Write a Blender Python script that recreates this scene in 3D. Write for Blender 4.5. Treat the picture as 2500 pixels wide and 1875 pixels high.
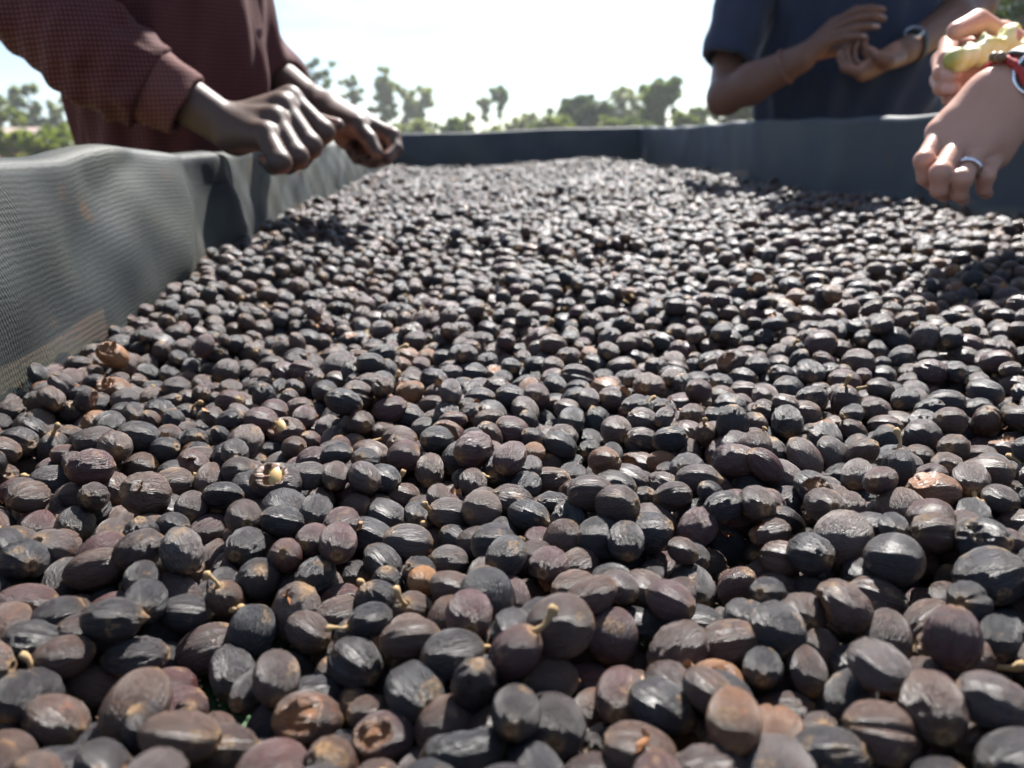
import bpy, bmesh, math, random
import numpy as np
from mathutils import Vector, Matrix, Quaternion

for o in list(bpy.data.objects):
    bpy.data.objects.remove(o, do_unlink=True)
SC = bpy.context.scene
COL = SC.collection
R = math.radians

# ------------------------------------------------------------------ camera, sky, sun, exposure
CAMZ = 0.95                     # the lens hangs just above the tray, rim height
PITCH, ROLL = 17.8, 2.0
REF = CAMZ - 0.128              # height of the cherry tops below the lens
cam_d = bpy.data.cameras.new('camera')
cam = bpy.data.objects.new('camera', cam_d)
COL.objects.link(cam)
SC.camera = cam
cam_d.sensor_width = 36.0
cam_d.lens = 27.187
cam_d.clip_start = 0.01
cam_d.clip_end = 6000
cam_d.dof.use_dof = True
cam_d.dof.focus_distance = 0.30
cam_d.dof.aperture_fstop = 12.0
_p, _r = R(PITCH), R(ROLL)
_f = Vector((0, math.cos(_p), -math.sin(_p)))
_rt = Vector((1, 0, 0))
_up = _rt.cross(_f)
RT = _rt * math.cos(_r) - _up * math.sin(_r)
UP = _up * math.cos(_r) + _rt * math.sin(_r)
FW = _f
CP = Vector((0, 0, CAMZ))
m = Matrix((RT, UP, -FW)).transposed().to_4x4()
m.translation = CP
cam.matrix_world = m

SUN_EL, SUN_AZ = 47.0, 21.0      # azimuth measured from +Y towards +X
world = bpy.data.worlds.new('World')
SC.world = world
world.use_nodes = True
wn = world.node_tree
wn.nodes.clear()
w_out = wn.nodes.new('ShaderNodeOutputWorld')
w_bg = wn.nodes.new('ShaderNodeBackground')
w_sky = wn.nodes.new('ShaderNodeTexSky')
w_sky.sky_type = 'NISHITA'
w_sky.sun_disc = False
w_sky.sun_elevation = R(SUN_EL)
w_sky.sun_rotation = R(SUN_AZ)
w_sky.altitude = 1600
w_sky.air_density = 1.0
w_sky.dust_density = 0.35
w_sky.ozone_density = 2.5
# thin high cloud over the whole sky
w_tc = wn.nodes.new('ShaderNodeTexCoord')
w_map = wn.nodes.new('ShaderNodeMapping')
w_map.inputs['Scale'].default_value = (1.3, 1.3, 5.5)
w_no = wn.nodes.new('ShaderNodeTexNoise')
w_no.inputs['Scale'].default_value = 1.7
w_no.inputs['Detail'].default_value = 5
w_no.inputs['Roughness'].default_value = 0.55
w_rp = wn.nodes.new('ShaderNodeValToRGB')
w_rp.color_ramp.elements[0].position = 0.47
w_rp.color_ramp.elements[0].color = (0, 0, 0, 1)
w_rp.color_ramp.elements[1].position = 0.70
w_rp.color_ramp.elements[1].color = (0.6, 0.6, 0.6, 1)
w_mx = wn.nodes.new('ShaderNodeMixRGB')
w_mx.inputs[2].default_value = (7.6, 9.4, 11.6, 1)
wn.links.new(w_tc.outputs['Generated'], w_map.inputs['Vector'])
wn.links.new(w_map.outputs['Vector'], w_no.inputs['Vector'])
wn.links.new(w_no.outputs['Fac'], w_rp.inputs['Fac'])
wn.links.new(w_rp.outputs['Color'], w_mx.inputs[0])
wn.links.new(w_sky.outputs['Color'], w_mx.inputs[1])
wn.links.new(w_mx.outputs['Color'], w_bg.inputs['Color'])
wn.links.new(w_bg.outputs['Background'], w_out.inputs['Surface'])
w_bg.inputs['Strength'].default_value = 0.056

sun_d = bpy.data.lights.new('sun', 'SUN')
sun_d.energy = 5.0
sun_d.angle = R(0.55)
sun_d.color = (1.0, 0.96, 0.91)
sun = bpy.data.objects.new('sun', sun_d)
COL.objects.link(sun)
_sd = Vector((math.cos(R(SUN_EL)) * math.sin(R(SUN_AZ)), math.cos(R(SUN_EL)) * math.cos(R(SUN_AZ)), math.sin(R(SUN_EL))))
sun.rotation_euler = _sd.to_track_quat('Z', 'Y').to_euler()
sun.location = _sd * 30

SC.view_settings.view_transform = 'Standard'
SC.view_settings.look = 'None'
SC.view_settings.gamma = 1.0
SC.view_settings.use_curve_mapping = False
SC.view_settings.exposure = 1.6
SC.render.engine = 'CYCLES'
SC.cycles.use_denoising = True
SC.cycles.max_bounces = 6
SC.cycles.transparent_max_bounces = 12
SC.cycles.sample_clamp_indirect = 6

# ------------------------------------------------------------------ helpers
PW, PH, PF = 2500.0, 1875.0, 1888.0
def ray(px, py):
    return FW + RT * ((px - PW / 2) / PF) - UP * ((py - PH / 2) / PF)
def at(px, py, d):
    """world point seen at a photo pixel, d metres along the lens axis"""
    return CP + ray(px, py) * d
_RT, _UP, _FW, _CP = [np.array(v) for v in (RT, UP, FW, CP)]
def project(P):
    d = np.asarray(P) - _CP
    z = d @ _FW
    zz = np.where(np.abs(z) < 1e-6, 1e-6, z)
    return PW / 2 + PF * (d @ _RT) / zz, PH / 2 - PF * (d @ _UP) / zz, z

def link(name, me, parent=None, mats=()):
    o = bpy.data.objects.new(name, me)
    COL.objects.link(o)
    if parent is not None:
        o.parent = parent
    for mt in mats:
        me.materials.append(mt)
    return o
def empty(name, loc=(0, 0, 0), rz=0.0):
    o = bpy.data.objects.new(name, None)
    COL.objects.link(o)
    o.location = loc
    o.rotation_euler = (0, 0, rz)
    o.empty_display_size = 0.05
    return o
def tag(o, label=None, cat=None, group=None, kind=None):
    if label: o['label'] = label
    if cat: o['category'] = cat
    if group: o['group'] = group
    if kind: o['kind'] = kind
    return o
def mesh_np(name, V, F, smooth=True):
    me = bpy.data.meshes.new(name)
    V = np.asarray(V, dtype=np.float32)
    if isinstance(F, np.ndarray):
        n = F.shape[1]
        me.vertices.add(len(V)); me.vertices.foreach_set('co', V.ravel())
        me.loops.add(F.size); me.loops.foreach_set('vertex_index', F.astype(np.int32).ravel())
        me.polygons.add(len(F)); me.polygons.foreach_set('loop_start', np.arange(0, F.size, n, dtype=np.int32))
        me.update(calc_edges=True)
    else:
        me.from_pydata(V.tolist(), [], F)
        me.update()
    me.validate()
    if smooth:
        me.polygons.foreach_set('use_smooth', [True] * len(me.polygons))
    return me
def fattr(me, name, vals):
    a = me.attributes.new(name, 'FLOAT', 'POINT')
    a.data.foreach_set('value', np.asarray(vals, dtype=np.float32).ravel())
def vattr(me, name, vals):
    a = me.attributes.new(name, 'FLOAT_VECTOR', 'POINT')
    a.data.foreach_set('vector', np.asarray(vals, dtype=np.float32).ravel())
def snoise(P, rng, n=10, freq=1.0, spread=1.8):
    """smooth pseudo noise in [-1,1]: a sum of random waves"""
    P = np.asarray(P, dtype=np.float64)
    out = np.zeros(len(P))
    tot = 0
    for i in range(n):
        f = freq * spread ** rng.uniform(-1, 1)
        k = rng.normal(size=3); k /= np.linalg.norm(k)
        out += np.sin(P @ (k * f) + rng.uniform(0, 6.283)) / math.sqrt(f / freq)
        tot += 0.6
    return np.clip(out / tot * 1.1, -1.5, 1.5)
def box_mesh(name, sx, sy, sz, bev=0.002, jit=0.0, seed=0):
    bm = bmesh.new()
    bmesh.ops.create_cube(bm, size=1)
    for v in bm.verts:
        v.co = Vector((v.co.x * sx, v.co.y * sy, v.co.z * sz))
    if bev:
        bmesh.ops.bevel(bm, geom=bm.edges[:], offset=bev, segments=2, affect='EDGES')
    me = bpy.data.meshes.new(name)
    bm.to_mesh(me); bm.free()
    return me
def tube(pts, radii, seg=8, cap=True):
    """tapered tube along a polyline -> V, F lists"""
    pts = [Vector(p) for p in pts]
    V, F = [], []
    n = len(pts)
    ref = Vector((0.31, 0.2, 0.93))
    for i, p in enumerate(pts):
        t = (pts[min(i + 1, n - 1)] - pts[max(i - 1, 0)]).normalized()
        a = t.cross(ref)
        if a.length < 1e-4: a = t.cross(Vector((1, 0, 0)))
        a.normalize(); b = t.cross(a)
        for s in range(seg):
            w = 2 * math.pi * s / seg
            V.append(p + (a * math.cos(w) + b * math.sin(w)) * radii[i])
    for i in range(n - 1):
        for s in range(seg):
            F.append((i * seg + s, i * seg + (s + 1) % seg, (i + 1) * seg + (s + 1) % seg, (i + 1) * seg + s))
    if cap:
        F.append(tuple(range(seg - 1, -1, -1)))
        F.append(tuple((n - 1) * seg + s for s in range(seg)))
    return V, F

# ------------------------------------------------------------------ material helpers
class NT:
    def __init__(s, name):
        s.m = bpy.data.materials.new(name); s.m.use_nodes = True
        s.t = s.m.node_tree; s.n = s.t.nodes; s.n.clear()
        s.out = s.n.new('ShaderNodeOutputMaterial')
        s.b = s.n.new('ShaderNodeBsdfPrincipled')
        s.t.links.new(s.b.outputs[0], s.out.inputs['Surface'])
    def N(s, t, **kw):
        x = s.n.new(t)
        for k, v in kw.items(): setattr(x, k, v)
        return x
    def L(s, a, b): s.t.links.new(a, b)
    def setv(s, sock, v):
        if hasattr(v, 'is_output') or isinstance(v, bpy.types.NodeSocket): s.L(v, sock)
        else: sock.default_value = v
    def noise(s, vec, scale, detail=3, rough=0.55, dist=0.0):
        x = s.N('ShaderNodeTexNoise')
        s.setv(x.inputs['Vector'], vec) if vec is not None else None
        x.inputs['Scale'].default_value = scale; x.inputs['Detail'].default_value = detail
        x.inputs['Roughness'].default_value = rough; x.inputs['Distortion'].default_value = dist
        return x.outputs['Fac']
    def ramp(s, fac, pts, interp='LINEAR'):
        x = s.N('ShaderNodeValToRGB'); cr = x.color_ramp; cr.interpolation = interp
        while len(cr.elements) < len(pts): cr.elements.new(0.5)
        for e, (p, c) in zip(cr.elements, pts):
            e.position = p
            e.color = (c, c, c, 1) if isinstance(c, (int, float)) else (*c[:3], 1)
        s.L(fac, x.inputs['Fac'])
        return x.outputs['Color']
    def mix(s, fac, a, b, mode='MIX'):
        x = s.N('ShaderNodeMixRGB', blend_type=mode)
        s.setv(x.inputs[0], fac)
        for i, v in ((1, a), (2, b)):
            if isinstance(v, tuple) and len(v) == 3: v = (*v, 1)
            s.setv(x.inputs[i], v)
        return x.outputs[0]
    def math(s, op, a, b=0.0, clamp=False):
        x = s.N('ShaderNodeMath', operation=op); x.use_clamp = clamp
        s.setv(x.inputs[0], a); s.setv(x.inputs[1], b)
        return x.outputs[0]
    def vmath(s, op, a, b):
        x = s.N('ShaderNodeVectorMath', operation=op)
        s.setv(x.inputs[0], a); s.setv(x.inputs[1], b)
        return x.outputs[0]
    def attr(s, name, kind='GEOMETRY', out='Fac'):
        x = s.N('ShaderNodeAttribute', attribute_name=name, attribute_type=kind)
        return x.outputs[out]
    def bump(s, h, strength=0.3, dist=0.001, normal=None):
        x = s.N('ShaderNodeBump'); x.inputs['Strength'].default_value = strength; x.inputs['Distance'].default_value = dist
        s.L(h, x.inputs['Height'])
        if normal is not None: s.L(normal, x.inputs['Normal'])
        return x.outputs[0]
    def base(s, c):
        if isinstance(c, tuple): s.b.inputs['Base Color'].default_value = (*c[:3], 1)
        else: s.L(c, s.b.inputs['Base Color'])
    def P(s, **kw):
        for k, v in kw.items(): s.setv(s.b.inputs[k.replace('_', ' ')], v)

def simple_mat(name, col, rough=0.6, var=0.25, scale=40, bump=0.2, bdist=0.001, **kw):
    t = NT(name)
    tc = t.N('ShaderNodeTexCoord').outputs['Object']
    n = t.noise(tc, scale, 4)
    c2 = tuple(min(1, x * (1 + var)) for x in col); c1 = tuple(x * (1 - var) for x in col)
    t.base(t.ramp(n, [(0.3, c1), (0.7, c2)]))
    t.P(Roughness=rough, **kw)
    if bump: t.L(t.bump(n, bump, bdist), t.b.inputs['Normal'])
    return t.m

# ------------------------------------------------------------------ drying bed (local frame: u across, v along)
BED_YAW = R(3.5)
BO = Vector((0.210, 0.40, 0.0))
BU = Vector((math.cos(BED_YAW), math.sin(BED_YAW), 0))
BV = Vector((-math.sin(BED_YAW), math.cos(BED_YAW), 0))
HALF = 0.490
V0, V1 = -0.62, 2.75
NET_T = 0.0210                  # cherry layer over the net
def sstep(a, b, x):
    t = np.clip((np.asarray(x, dtype=float) - a) / (b - a), 0, 1)
    return t * t * (3 - 2 * t)
def bed_floor(u, v):
    """height of the net floor: it sags near the lens, and is lumpy"""
    u = np.asarray(u, dtype=float); v = np.asarray(v, dtype=float)
    y = v + 0.40
    z = REF - NET_T + 0.002 + 0.008 * sstep(0.22, 0.95, y)
    z = z + 0.018 * np.exp(-((u + HALF) / 0.09) ** 2) * sstep(0.35, 0.75, y)
    z = z + 0.004 * np.sin(u * 9 + 1.3) * np.sin(v * 6.1 + 0.4) + 0.003 * np.sin(u * 21 + v * 13)
    z = z + 0.020 * np.exp(-((u - 0.20) / 0.20) ** 2 - ((v - 2.5) / 0.30) ** 2)
    z = z + 0.010 * np.exp(-((u + 0.32) / 0.14) ** 2 - ((v - 2.2) / 0.30) ** 2)
    z = z - 0.010 * np.exp(-((u - HALF) / 0.10) ** 2) * sstep(0.3, 0.8, y)
    return z
def b2w(u, v, z):
    return BO + BU * u + BV * v + Vector((0, 0, z - BO.z))

rng = np.random.default_rng(11)
random.seed(5)

# ---- net material: knitted shade net, u/v in metres
def net_material(name, thread, dirt=0.4, hole=0.42, pitch_u=0.0024, pitch_v=0.0036, hmin=0.35):
    t = NT(name)
    uv = t.N('ShaderNodeUVMap', uv_map='net').outputs['UV']
    nz = t.N('ShaderNodeTexNoise'); nz.inputs['Scale'].default_value = 60; nz.inputs['Detail'].default_value = 3
    t.L(uv, nz.inputs['Vector'])
    off = t.vmath('SCALE', t.vmath('SUBTRACT', nz.outputs['Color'], (0.5, 0.5, 0.5)), (0, 0, 0))
    off.node.inputs['Scale'].default_value = 0.004
    uvd = t.vmath('ADD', uv, off)
    sp = t.N('ShaderNodeSeparateXYZ'); t.L(uvd, sp.inputs[0])
    su = t.math('MULTIPLY', sp.outputs[0], 2 * math.pi / pitch_u)
    sv = t.math('MULTIPLY', sp.outputs[1], 2 * math.pi / pitch_v)
    # knitted rows of little slanting loops, uneven and broken
    wob = t.math('MULTIPLY', t.noise(uv, 170.0, 3), 3.2)
    rowp = t.math('ADD', t.math('ADD', sv, wob), t.math('MULTIPLY', t.math('SINE', su), 0.55))
    rows = t.math('ADD', t.math('MULTIPLY', t.math('SINE', rowp), 0.5), 0.5)
    loop = t.math('ADD', t.math('MULTIPLY', t.math('SINE', t.math('ADD', t.math('MULTIPLY', su, 1.0), t.math('ADD', t.math('MULTIPLY', sv, 0.5), wob))), 0.5), 0.5)
    grit = t.noise(uv, 700.0, 3, 0.7)
    vary = t.ramp(t.noise(uv, 11.0, 3), [(0.35, 0.35), (0.65, 1.0)])
    h = t.math('ADD', t.math('MULTIPLY', t.math('MULTIPLY', rows, vary), 0.30), t.math('ADD', t.math('MULTIPLY', loop, 0.42), t.math('MULTIPLY', grit, 0.52)))
    patch = t.noise(uv, 5.0, 3)
    rust = t.ramp(t.noise(uv, 14.0, 5, 0.65), [(0.60, 0.0), (0.72, 1.0)])
    col = t.ramp(h, [(0.30, tuple(c * 0.30 for c in thread)), (0.90, thread)])
    col = t.mix(t.math('MULTIPLY', t.ramp(patch, [(0.42, 0.0), (0.62, 1.0)]), t.math('MULTIPLY', dirt, h)), col, (0.105, 0.105, 0.082))
    col = t.mix(t.math('MULTIPLY', rust, 0.8 * dirt), col, (0.13, 0.062, 0.024))
    t.base(col)
    t.P(Roughness=0.6)
    t.b.inputs['Specular IOR Level'].default_value = 0.3
    t.L(t.bump(h, 0.5, 0.0010), t.b.inputs['Normal'])
    tr = t.N('ShaderNodeBsdfTransparent')
    mx = t.N('ShaderNodeMixShader')
    a = t.ramp(h, [(max(0.0, hole - 0.12), hmin), (hole + 0.10, 1.0)])
    t.L(a, mx.inputs[0]); t.L(tr.outputs[0], mx.inputs[1]); t.L(t.b.outputs[0], mx.inputs[2])
    t.L(mx.outputs[0], t.out.inputs['Surface'])
    return t.m
M_NET = net_material('shade_net', (0.038, 0.047, 0.049), 0.85, 0.47, 0.0023, 0.0031, 0.72)
M_NETF = net_material('floor_net', (0.030, 0.085, 0.030), 0.12, 0.30, 0.0030, 0.0030, 0.1)
M_NETD = net_material('dark_net', (0.058, 0.078, 0.100), 0.45, 0.36, 0.0024, 0.0036, 0.80)

def wood_material(name, c1, c2):
    t = NT(name)
    tc = t.N('ShaderNodeTexCoord').outputs['Object']
    mp = t.N('ShaderNodeMapping'); mp.inputs['Scale'].default_value = (26, 2.0, 26); t.L(tc, mp.inputs[0])
    n = t.noise(mp.outputs[0], 6, 6, 0.6, 0.6)
    n2 = t.noise(tc, 7, 4)
    c = t.ramp(n, [(0.25, c1), (0.7, c2)])
    c = t.mix(t.ramp(n2, [(0.45, 0.0), (0.75, 0.5)]), c, (0.10, 0.075, 0.055))
    t.base(c); t.P(Roughness=0.75)
    t.L(t.bump(n, 0.4, 0.002), t.b.inputs['Normal'])
    return t.m
M_WOOD = wood_material('weathered_wood', (0.20, 0.15, 0.10), (0.42, 0.33, 0.24))
M_POLE = wood_material('pole_wood', (0.12, 0.085, 0.06), (0.26, 0.19, 0.13))

RIM = CAMZ + 0.001
bed = empty('drying_bed', (BO.x, BO.y, 0.0), BED_YAW)
tag(bed, 'raised wooden drying bed lined with dark shade net and filled with coffee cherries', 'drying bed')
def bedpart(name, me, mat, loc=(0, 0, 0), rot=(0, 0, 0), parent=bed):
    o = link(name, me, parent, [mat])
    o.location = loc; o.rotation_euler = rot
    return o
def sheet(name, P, UV, mat, thick=0.0):
    """P (n,m,3) grid of local points, UV (n,m,2) metres"""
    n, m_, _ = P.shape
    idx = np.arange(n * m_).reshape(n, m_)
    F = np.stack([idx[:-1, :-1], idx[1:, :-1], idx[1:, 1:], idx[:-1, 1:]], -1).reshape(-1, 4)
    me = mesh_np(name, P.reshape(-1, 3), F)
    uvl = me.uv_layers.new(name='net')
    li = np.empty(len(me.loops), dtype=np.int32); me.loops.foreach_get('vertex_index', li)
    uvl.data.foreach_set('uv', UV.reshape(-1, 2)[li].astype(np.float32).ravel())
    o = bedpart(name, me, mat)
    return o

# floor net
gu, gv = np.meshgrid(np.linspace(-HALF - 0.01, HALF + 0.01, 90), np.linspace(V0, V1, 300), indexing='ij')
gz = bed_floor(gu, gv) - 0.0015
sheet('net_floor', np.stack([gu, gv, gz], -1), np.stack([gu, gv], -1), M_NETF)

# side nets: parameter s along the wall, q from 0 (floor) to 1 (rim) then over the rim and down outside
def side_net(name, along, wall_pt, inward, mat, fold, rim_dz, ns, over=0.12):
    """along: array of positions; wall_pt(s)->(u,v); inward: unit (du,dv) towards the bed"""
    nq = 46
    q = np.linspace(0, 1, nq)
    S, Q = np.meshgrid(along, q, indexing='ij')
    U0, Vv0 = wall_pt(S)
    fl = bed_floor(U0 + inward[0] * 0.012, Vv0 + inward[1] * 0.012) - 0.012
    rim = RIM + rim_dz(S)
    H = rim - fl
    qa = 0.64
    up = np.clip(Q / qa, 0, 1)
    ov = np.clip((Q - qa) / (1 - qa), 0, 1)
    z = fl + H * up
    z = z - over * np.clip((ov - 0.30) / 0.70, 0, 1) + 0.004 * np.sin(np.pi * np.clip(ov / 0.30, 0, 1))
    out = 0.034 * np.clip(ov / 0.30, 0, 1)           # across the rim
    f = fold(S, up) * (ov <= 0.0) + fold(S, np.ones_like(up)) * (ov > 0) * (1 - ov)
    off = 0.012 * (1 - up) ** 2 + f + 0.003
    off = np.maximum(off, 0.0025)
    du = inward[0] * (off - out); dv = inward[1] * (off - out)
    P = np.stack([U0 + du, Vv0 + dv, z], -1)
    L = np.concatenate([[0], np.cumsum(np.linalg.norm(np.diff(P[len(along) // 2], axis=0), axis=1))])
    UV = np.stack([S, np.broadcast_to(L, S.shape)], -1)
    return sheet(name, P, UV, mat)

def fold_left(s, up):
    y = s + 0.40
    f = 0.010 * np.sin(np.pi * np.clip(up, 0, 1)) * (0.6 + 0.4 * np.sin(s * 5.0 + 0.5))
    # diagonal drag folds near the fist, vertical pleats beyond it
    f = f + 0.013 * np.exp(-((y - 0.70 - 0.07 * (up - 0.5)) / 0.035) ** 2) * sstep(0.0, 0.35, up)
    f = f - 0.007 * np.exp(-((y - 0.785 - 0.02 * up) / 0.028) ** 2) * sstep(0.0, 0.5, up)
    f = f + 0.013 * np.exp(-((y - 0.90 + 0.05 * up) / 0.035) ** 2) * sstep(0.0, 0.4, up)
    f = f - 0.010 * np.exp(-((y - 1.01 - 0.03 * up) / 0.03) ** 2) * sstep(0.0, 0.4, up)
    f = f + 0.006 * np.sin(s * 34 + 2 * np.sin(up * 3)) * sstep(0.45, 0.8, s) * up
    f = f + 0.0055 * np.sin((y * 26 - up * 5.5)) * (1 - sstep(0.6, 0.8, y)) * up
    f = f + 0.0007 * np.sin(s * 83 + up * 9) + 0.0008 * np.sin(s * 47 - up * 13)
    return f
def rim_left(s):
    y = s + 0.40
    return -0.0075 + 0.006 * np.exp(-((y - 0.63) / 0.075) ** 2) - 0.003 * sstep(0.70, 0.80, y) + 0.0012 * np.sin(s * 31) + 0.004 * sstep(1.0, 1.6, y)
side_net('side_net', np.linspace(V0, V1, 460), lambda S: (-HALF + 0 * S, S), (1, 0), M_NET, fold_left, rim_left, 0)
def fold_right(s, up):
    f = 0.006 * np.sin(np.pi * up) * (0.5 + 0.5 * np.sin(s * 4.3 + 1))
    for c_, w_, a_, sl in ((0.35, 0.05, 0.006, 0.1), (0.78, 0.03, 0.005, -0.12), (1.05, 0.06, 0.005, 0.05), (1.48, 0.035, 0.006, 0.1), (1.66, 0.03, -0.005, 0.08), (1.84, 0.03, 0.005, 0.1), (2.1, 0.05, 0.006, -0.1)):
        f = f + a_ * np.exp(-((s - c_ - sl * (up - 0.5)) / w_) ** 2) * sstep(0.1, 0.5, up)
    return f
side_net('side_net', np.linspace(V0, V1, 340), lambda S: (HALF + 0 * S, S), (-1, 0), M_NETD, fold_right, lambda s: 0.008 + 0.003 * np.sin(s * 5) + 0.0015 * np.sin(s * 27), 0)
side_net('end_net', np.linspace(-HALF - 0.015, HALF + 0.015, 150), lambda S: (S, V1 + 0 * S), (0, -1), M_NETD, lambda s, up: 0.006 * np.sin(np.pi * up) + 0.003 * np.sin(s * 29 + up), lambda s: 0.014 + 0.002 * np.sin(s * 11), 0)
side_net('end_net', np.linspace(-HALF, HALF, 120), lambda S: (S, V0 + 0 * S), (0, 1), M_NETD, lambda s, up: 0.006 * np.sin(np.pi * up) + 0.003 * np.sin(s * 29 + up), lambda s: 0.004 + 0.002 * np.sin(s * 11), 0)

# timber frame behind the net
LEN = V1 - V0
VM = (V1 + V0) / 2
def plank(name, u, v, z, su, sv, sz, mat=M_WOOD, rot=(0, 0, 0)):
    return bedpart(name, box_mesh(name, su, sv, sz, 0.002), mat, (u, v, z), rot)
plank('top_board', -HALF - 0.014, VM, RIM - 0.024, 0.018, LEN + 0.04, 0.028)
plank('top_board', HALF + 0.014, VM, RIM - 0.020, 0.018, LEN + 0.04, 0.046)
plank('top_board', 0, V1 + 0.014, RIM - 0.016, 2 * HALF - 0.004, 0.018, 0.046)
plank('top_board', 0, V0 - 0.014, RIM - 0.026, 2 * HALF - 0.004, 0.018, 0.046)
# short patch boards under the net on the maroon shirt's side
plank('patch_board', -HALF - 0.008, 0.02, RIM - 0.054, 0.012, 0.13, 0.022, M_WOOD, (R(2.0), 0, 0))
plank('patch_board', -HALF - 0.008, -0.42, RIM - 0.054, 0.012, 0.30, 0.022, M_WOOD)
for v in (-0.60, 0.33, 1.40, 2.70):
    for s_ in (-1, 1):
        u = s_ * (HALF + 0.045)
        h = RIM - 0.012 - (0.02 if s_ < 0 else 0.0)
        Vv, Ff = tube([(0, 0, 0), (0.004, 0.003, h * 0.5), (0, 0, h)], [0.030, 0.027, 0.024], 10)
        bedpart('leg', mesh_np('leg', Vv, Ff), M_POLE, (u, v, 0))
for v in (0.52, 0.94, 1.75, 2.1):
    plank('stile', HALF + 0.012, v, RIM - 0.090, 0.014, 0.036, 0.092)
for v in (-0.57, -0.2, 0.2, 0.6, 1.0, 1.4, 1.8, 2.2, 2.6):
    plank('cross_slat', 0, v, REF - NET_T - 0.030, 2 * HALF + 0.06, 0.035, 0.018)
for s_ in (-1, 1):
    plank('side_rail', s_ * (HALF + 0.012), VM, REF - NET_T - 0.075, 0.035, LEN, 0.035)

# ------------------------------------------------------------------ coffee cherries
def cherry_material():
    t = NT('dried_cherry_skin')
    lp = t.attr('lp', out='Vector')
    tone = t.attr('tone', 'INSTANCER')
    rnd = t.N('ShaderNodeObjectInfo').outputs['Random']
    cmb = t.N('ShaderNodeCombineXYZ')
    for i in range(3): t.L(t.math('MULTIPLY', rnd, 37.0 + 11 * i), cmb.inputs[i])
    p = t.vmath('ADD', lp, cmb.outputs[0])
    st = t.N('ShaderNodeMapping'); st.inputs['Scale'].default_value = (0.55, 3.6, 3.6); t.L(lp, st.inputs[0])
    stp = t.vmath('ADD', st.outputs[0], cmb.outputs[0])
    vein = t.noise(stp, 3.8, 5, 0.66, 0.45)
    mott = t.noise(p, 1.7, 4, 0.6, 0.3)
    fine = t.noise(p, 9.0, 4, 0.65)
    base = t.ramp(tone, [(0.0, (0.0095, 0.0092, 0.0130)), (0.24, (0.022, 0.0160, 0.0175)), (0.50, (0.055, 0.0295, 0.0220)), (0.70, (0.085, 0.0455, 0.0300)),
                         (0.80, (0.070, 0.0270, 0.0275)), (0.88, (0.074, 0.0610, 0.0560)), (0.94, (0.16, 0.070, 0.030)), (1.0, (0.36, 0.17, 0.055))])
    c = t.mix(t.ramp(mott, [(0.36, 0.0), (0.62, 0.6)]), base, t.mix(1.0, base, (0.42, 0.40, 0.46), 'MULTIPLY'))
    c = t.mix(t.ramp(mott, [(0.56, 0.0), (0.72, 0.55)]), c, t.mix(1.0, base, (2.2, 1.45, 0.95), 'MULTIPLY'))
    # raised veins catch pale dust
    c = t.mix(t.ramp(vein, [(0.52, 0.0), (0.72, 0.34)]), c, t.mix(1.0, c, (2.5, 2.25, 2.1), 'MULTIPLY'))
    c = t.mix(t.ramp(vein, [(0.30, 0.55), (0.44, 0.0)]), c, (0.010, 0.008, 0.008))
    tan = t.mix(fine, (0.22, 0.11, 0.042), (0.46, 0.28, 0.12))
    sc = t.math('MULTIPLY', t.attr('scar'), t.ramp(fine, [(0.35, 0.25), (0.6, 1.0)]))
    c = t.mix(sc, c, tan)
    spot = t.math('MULTIPLY', t.ramp(t.noise(p, 1.05, 2), [(0.64, 0.0), (0.68, 0.85)]), t.ramp(fine, [(0.40, 0.0), (0.6, 1.0)]))
    c = t.mix(spot, c, (0.24, 0.145, 0.065))
    torn = t.attr('torn')
    c = t.mix(torn, c, t.mix(fine, (0.11, 0.036, 0.013), (0.36, 0.15, 0.045)))
    t.base(c)
    rg = t.math('ADD', t.math('MULTIPLY', vein, 0.16), t.math('ADD', t.math('MULTIPLY', mott, 0.20), 0.165))
    t.P(Roughness=rg)
    t.b.inputs['Specular IOR Level'].default_value = 0.6
    rib = t.noise(stp, 9.5, 3, 0.55, 0.3)
    hgt = t.math('ADD', t.math('MULTIPLY', vein, 1.0), t.math('ADD', t.math('MULTIPLY', fine, 0.25), t.math('MULTIPLY', rib, 0.55)))
    t.L(t.bump(hgt, 0.85, 0.0011), t.b.inputs['Normal'])
    return t.m
M_CH = cherry_material()
M_STALK = simple_mat('dry_stalk', (0.40, 0.27, 0.13), 0.8, 0.35, 300, 0.5, 0.0008)
M_BEAN = simple_mat('raw_bean', (0.52, 0.34, 0.13), 0.45, 0.18, 200, 0.2, 0.0004)
M_HUSK = simple_mat('torn_husk', (0.34, 0.15, 0.055), 0.6, 0.45, 250, 0.4, 0.0006)

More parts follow.
